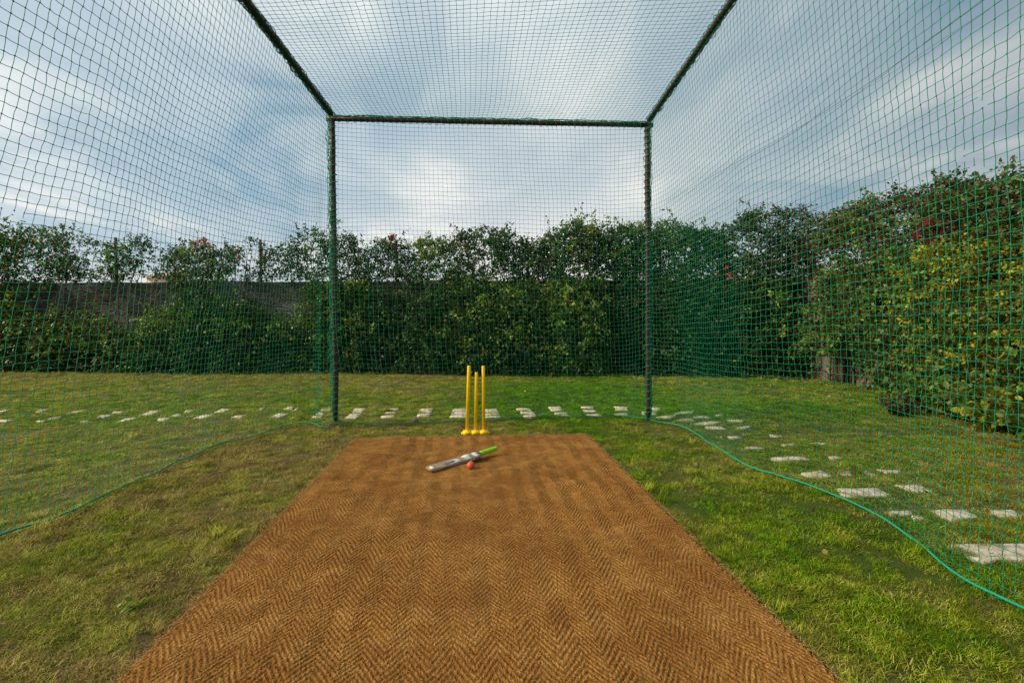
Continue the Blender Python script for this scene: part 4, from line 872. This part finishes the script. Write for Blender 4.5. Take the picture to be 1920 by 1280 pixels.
# ------------------------------------------------------------------ low planting at the right wall foot
def low_plant(name, label, x, y, rad, hgt, pal, leaf, seed, n=90, group='low plants along the right wall bed', cat='plant'):
    r = np.random.default_rng(seed); c = gp(x, y); o = empty(name, (float(c[0]), float(c[1]), 0), label, cat, group)
    k = n; a = r.uniform(0, 2*np.pi, k); q = rad*np.sqrt(r.random(k))*.55
    P0 = np.stack([c[0]+np.cos(a)*q, c[1]+np.sin(a)*q, np.zeros(k)], 1); D = unit(np.stack([np.cos(a)*q/rad*1.6+r.normal(0, .25, k), np.sin(a)*q/rad*1.6+r.normal(0, .25, k), np.ones(k)], 1))
    ln = hgt*r.uniform(.5, 1.15, k); t = np.linspace(0, 1, 6)
    path = P0[:, None]+D[:, None]*(t[None, :, None]*ln[:, None, None])+np.array([0, 0, -1.])*(.18*ln)[:, None, None]*t[None, :, None]**2+r.normal(0, .01, (k, 6, 3))*t[None, :, None]
    path[..., 2] = np.maximum(path[..., 2], .01)
    kk = np.maximum(4, (ln/(leaf*.3)).astype(int)); sid = np.repeat(np.arange(k), kk); tl = np.concatenate([np.linspace(.25, 1, v) for v in kk])
    ix = np.minimum((tl*5).astype(int), 4); fr = (tl*5-ix)[:, None]; Pl = path[sid, ix]*(1-fr)+path[sid, ix+1]*fr
    V, F = leaves(Pl+r.normal(0, leaf*.15, Pl.shape), unit(path[sid, ix+1]-path[sid, ix]), leaf, r)
    cs = np.array(pal)[r.integers(0, len(pal), k)][sid]*r.uniform(.6, 1.4, (len(sid), 1))
    mesh_np('foliage', V, F, m_leaf, o, colors=np.repeat(np.clip(cs, .004, .8), 6, 0))
    m = MB(); Vt, Ft = tubes_many(path, .003, .0012); m.add(Vt, Ft); m.build('stems', m_bark, o)
low_plant('low_shrub', 'small green plant by the trunks at the far end of the right wall bed', 1650, 722, .42, .55, [GM, GL, GO], .07, 61, 60)
low_plant('low_shrub', 'low spreading bush of fresh green leaves beyond the reddish plant', 1712, 742, .55, .55, [GM, GO, GL], .08, 62, 90)
low_plant('low_shrub', 'reddish brown withered little plant at the lawn edge near the right wall', 1690, 776, .20, .30, [GB, (.07, .035, .02), GO], .05, 63, 40)
low_plant('low_shrub', 'bushy low shrub right behind the reddish withered plant', 1765, 770, .50, .60, [GO, GM, GL], .085, 64, 100)
low_plant('low_shrub', 'wide yellow-tinged low shrub below the brightest hedge', 1835, 785, .55, .55, [GO, GL, GY, GM], .09, 65, 120)
low_plant('low_shrub', 'low shrub cut by the right frame edge below the hedge', 1915, 808, .50, .50, [GO, GY, GM], .09, 66, 110)
low_plant('low_shrub', 'dark undergrowth just past the right frame edge', 2040, 850, .5, .5, [GO, GM], .09, 67, 90)
low_plant('weed', 'blue-grey leaved weed rosette in the turf left of the mat', 248, 1143, .03, .025, [(.15, .27, .06)], .028, 68, 8, group=None, cat='weed')

# ------------------------------------------------------------------ far house and cables
hc = at_y(303, 560, 70.0); hy = 70.0
house = empty('far_house', (float(hc[0]), hy, 0), 'distant pinkish house roof glimpsed over the back wall by the magenta flowers', 'house')
zt = at_y(303, 520, hy)[2]; ztt = at_y(303, 511, hy)[2]
m = MB(); m.box((hc[0], hy+3, zt/2), (3.6, 6, zt)); m.build('wall', simple('pink_render', (.52, .40, .37), .9, .2, .08), house)
m = MB(); x0, x1 = hc[0]-2.1, hc[0]+2.0; V = np.array([[x0, hy-.3, zt], [x1, hy-.3, zt], [x1, hy+6.3, zt], [x0, hy+6.3, zt], [x0+1.3, hy+2, ztt+.25], [x1-1.0, hy+2, ztt+.25], [x1-1.0, hy+4, ztt+.25], [x0+1.3, hy+4, ztt+.25]])
m.add(V, np.array([[3, 2, 1, 0], [4, 5, 6, 7], [0, 1, 5, 4], [1, 2, 6, 5], [2, 3, 7, 6], [3, 0, 4, 7]])); m.build('roof', simple('pale_roof', (.50, .36, .33), .9, .2, .1), house)
m = MB(); m.box((hc[0]+2.6, hy+2, (ztt+.9)/2), (.9, 2, ztt+.9)); m.build('stair_tower', simple('white_render', (.68, .66, .64), .9, .2, .05), house)
def cable(pxs, X, label, r=.014):
    P = np.array([at_x(x, y, X) for x, y in pxs]); d = P[0]-P[1]; P = np.concatenate([[P[0]+d*1.5], P, [P[-1]+(P[-1]-P[-2])*2]])
    P = smoothline(resample(P, .6), 6); m = MB(); m.tube(P, r, 6); o = m.build('overhead_cable', m_iron, None, True); c = P[len(P)//2]
    for v in o.data.vertices: v.co -= Vector(c)
    o.location = c; tag(o, label, 'power cable', 'overhead cables beyond the right hedge')
cable([(1846, 0), (1640, 150), (1510, 233), (1390, 300)], 16, 'thicker black overhead cable crossing the sky behind the right netting', .008)
cable([(1880, 0), (1650, 152), (1505, 238), (1385, 308)], 18, 'thin twin cable running close under the thicker overhead one', .005)
cable([(1760, 208), (1640, 268), (1500, 330), (1400, 368)], 20, 'faint lowest overhead cable just above the corner creeper', .005)

# ------------------------------------------------------------------ turf
def tuft(n, rad, lmin, lmax, lean, seed, wd):
    r = np.random.default_rng(seed); a = r.uniform(0, 2*np.pi, n); q = rad*np.sqrt(r.random(n))
    b = np.stack([np.cos(a)*q, np.sin(a)*q, np.full(n, -.004)], 1); h = r.uniform(0, 2*np.pi, n); tl = np.clip(r.normal(lean, .28, n), .1, 1.45)
    ln = r.uniform(lmin, lmax, n); D = np.stack([np.cos(h)*np.sin(tl), np.sin(h)*np.sin(tl), np.cos(tl)], 1)
    D2 = unit(D+np.stack([np.cos(h)*.6, np.sin(h)*.6, np.full(n, -.35)], 1)); S_ = np.stack([-np.sin(h), np.cos(h), np.zeros(n)], 1)*(wd*r.uniform(.7, 1.3, n))[:, None]/2
    p1 = b+D*(ln*.5)[:, None]; p2 = p1+D2*(ln*.5)[:, None]; p2[:, 2] = np.maximum(p2[:, 2], .004)
    V = np.stack([b-S_, b+S_, p1+S_*.85, p1-S_*.85, p2], 1).reshape(-1, 3); i = np.arange(n)[:, None]*5
    me = bpy.data.meshes.new('grass_tuft'); Fq = (i+np.array([[0, 1, 2, 3]])).tolist()+(i+np.array([[3, 2, 4]])).tolist()
    me.from_pydata(V.tolist(), [], Fq); at = me.color_attributes.new('tint', 'FLOAT_COLOR', 'POINT'); c = np.repeat(r.random(n), 5)
    at.data.foreach_set('color', np.stack([c, c, c, c*0+1], 1).astype(np.float32).ravel()); me.materials.append(m_grass)
    return bpy.data.objects.new('grass_tuft', me)
tcol = bpy.data.collections.new('grass_tufts')
for q in range(6): tcol.objects.link(tuft(54, .055, .012, .034, 1.05, 100+q, .0024))
for q in range(2): tcol.objects.link(tuft(40, .030, .035, .075, .62, 110+q, .0030))
names = sorted(o.name for o in tcol.objects)
bands = [(1.0, 3.0, -5.5, 5.5, 620), (3.0, 5.0, -7.5, 7.5, 420), (5.0, 8.0, -11, 7.4, 230), (8.0, 14.5, -15, 7.4, 130)]
PX, PY = [], []
for y0, y1, x0, x1, dn in bands:
    n = int((x1-x0)*(y1-y0)*dn); PX.append(rng.uniform(x0, x1, n)); PY.append(rng.uniform(y0, y1, n))
PX = np.concatenate(PX); PY = np.concatenate(PY)
# frame wedge with a margin for other viewpoints
ok = (np.abs(PX-.05*PY) < PY*1.25+1.2)
ok &= ~((PX > MX0-.012) & (PX < MX1+.012) & (PY < MY1+.015)) & ~in_slab(PX, PY, .022)
ok &= ~((np.abs(PX-wb[0]) < .20) & (PY > WY-.13) & (PY < WY+.09))
ds = (np.stack([PX, PY, 0*PX], 1)-WB.A)@WB.n; ok &= ds > .02
PX, PY = PX[ok], PY[ok]
thin = fbm(PX, PY, 7.7, 1.3, 3); bare = (thin < .38) & (rng.random(len(PX)) < .55) ; PX, PY = PX[~bare], PY[~bare]
idx = rng.integers(0, 6, len(PX)); hn = fbm(PX, PY, 2.9, 2.3, 3)
nearm = np.minimum(np.abs(PX-MX0), np.abs(PX-MX1)) < .16
tall = (rng.random(len(PX)) < np.clip((hn-.58)*1.1, 0, .30)+nearm*.10*(hn > .45))
idx[tall] = rng.integers(6, 8, tall.sum())
scl = rng.uniform(.75, 1.3, len(PX))*(.75+.6*hn)*np.interp(PY, [1, 5, 9, 13], [1, 1.05, 1.35, 1.7])
pm = bpy.data.meshes.new('turf_grass'); pm.vertices.add(len(PX)); pm.vertices.foreach_set('co', np.stack([PX, PY, hum(PX, PY)-.004], 1).astype(np.float32).ravel())
a = pm.attributes.new('rot', 'FLOAT_VECTOR', 'POINT'); a.data.foreach_set('vector', np.stack([rng.normal(0, .12, len(PX)), rng.normal(0, .12, len(PX)), rng.uniform(0, 6.28, len(PX))], 1).astype(np.float32).ravel())
a = pm.attributes.new('scl', 'FLOAT', 'POINT'); a.data.foreach_set('value', scl.astype(np.float32))
a = pm.attributes.new('pick', 'INT', 'POINT'); a.data.foreach_set('value', idx.astype(np.int32))
turf = bpy.data.objects.new('turf_grass', pm); C.objects.link(turf); tag(turf, 'short patchy lawn grass, drier on the left and greener on the right', 'grass', kind='stuff')
ng = bpy.data.node_groups.new('scatter', 'GeometryNodeTree'); ng.interface.new_socket('Geometry', in_out='INPUT', socket_type='NodeSocketGeometry'); ng.interface.new_socket('Geometry', in_out='OUTPUT', socket_type='NodeSocketGeometry')
gi, go = ng.nodes.new('NodeGroupInput'), ng.nodes.new('NodeGroupOutput'); iop = ng.nodes.new('GeometryNodeInstanceOnPoints'); ci = ng.nodes.new('GeometryNodeCollectionInfo')
ci.inputs[0].default_value = tcol; ci.inputs['Separate Children'].default_value = True; ci.inputs['Reset Children'].default_value = True
def named(n, typ):
    k = ng.nodes.new('GeometryNodeInputNamedAttribute'); k.data_type = typ; k.inputs['Name'].default_value = n; return k.outputs['Attribute']
ng.links.new(gi.outputs[0], iop.inputs['Points']); ng.links.new(ci.outputs[0], iop.inputs['Instance']); iop.inputs['Pick Instance'].default_value = True
ng.links.new(named('pick', 'INT'), iop.inputs['Instance Index'])
e2r = ng.nodes.new('FunctionNodeEulerToRotation'); ng.links.new(named('rot', 'FLOAT_VECTOR'), e2r.inputs[0]); ng.links.new(e2r.outputs[0], iop.inputs['Rotation'])
ng.links.new(named('scl', 'FLOAT'), iop.inputs['Scale']); ng.links.new(iop.outputs[0], go.inputs[0])
md = turf.modifiers.new('scatter', 'NODES'); md.node_group = ng
print('tufts', len(PX))

r_ = np.random.default_rng(77); k = 420; lx = r_.uniform(4.2, 7.0, k); ly = r_.uniform(3.5, 10.5, k); q = r_.random(k) < np.clip((lx-4.0)/3, .1, 1); lx, ly = lx[q], ly[q]
lx = np.concatenate([lx, r_.uniform(-4, 4, 60)]); ly = np.concatenate([ly, r_.uniform(2, 11, 60)]); q = ~((lx > MX0-.05) & (lx < MX1+.05) & (ly < MY1+.1)); lx, ly = lx[q], ly[q]
Pq = np.stack([lx, ly, hum(lx, ly)+.022], 1); V, F = leaves(Pq, unit(r_.normal(0, 1, Pq.shape)*[1, 1, .1]), .045, r_)
cc = np.array([(.30, .22, .05), (.20, .11, .04), (.34, .30, .10), (.12, .06, .03)])[r_.integers(0, 4, len(Pq))]
tag(mesh_np('fallen_leaves', V, F, m_leaf, colors=np.repeat(cc, 6, 0)), 'scattered small dry leaves lying in the grass, most near the right hedge', 'fallen leaves', kind='stuff')
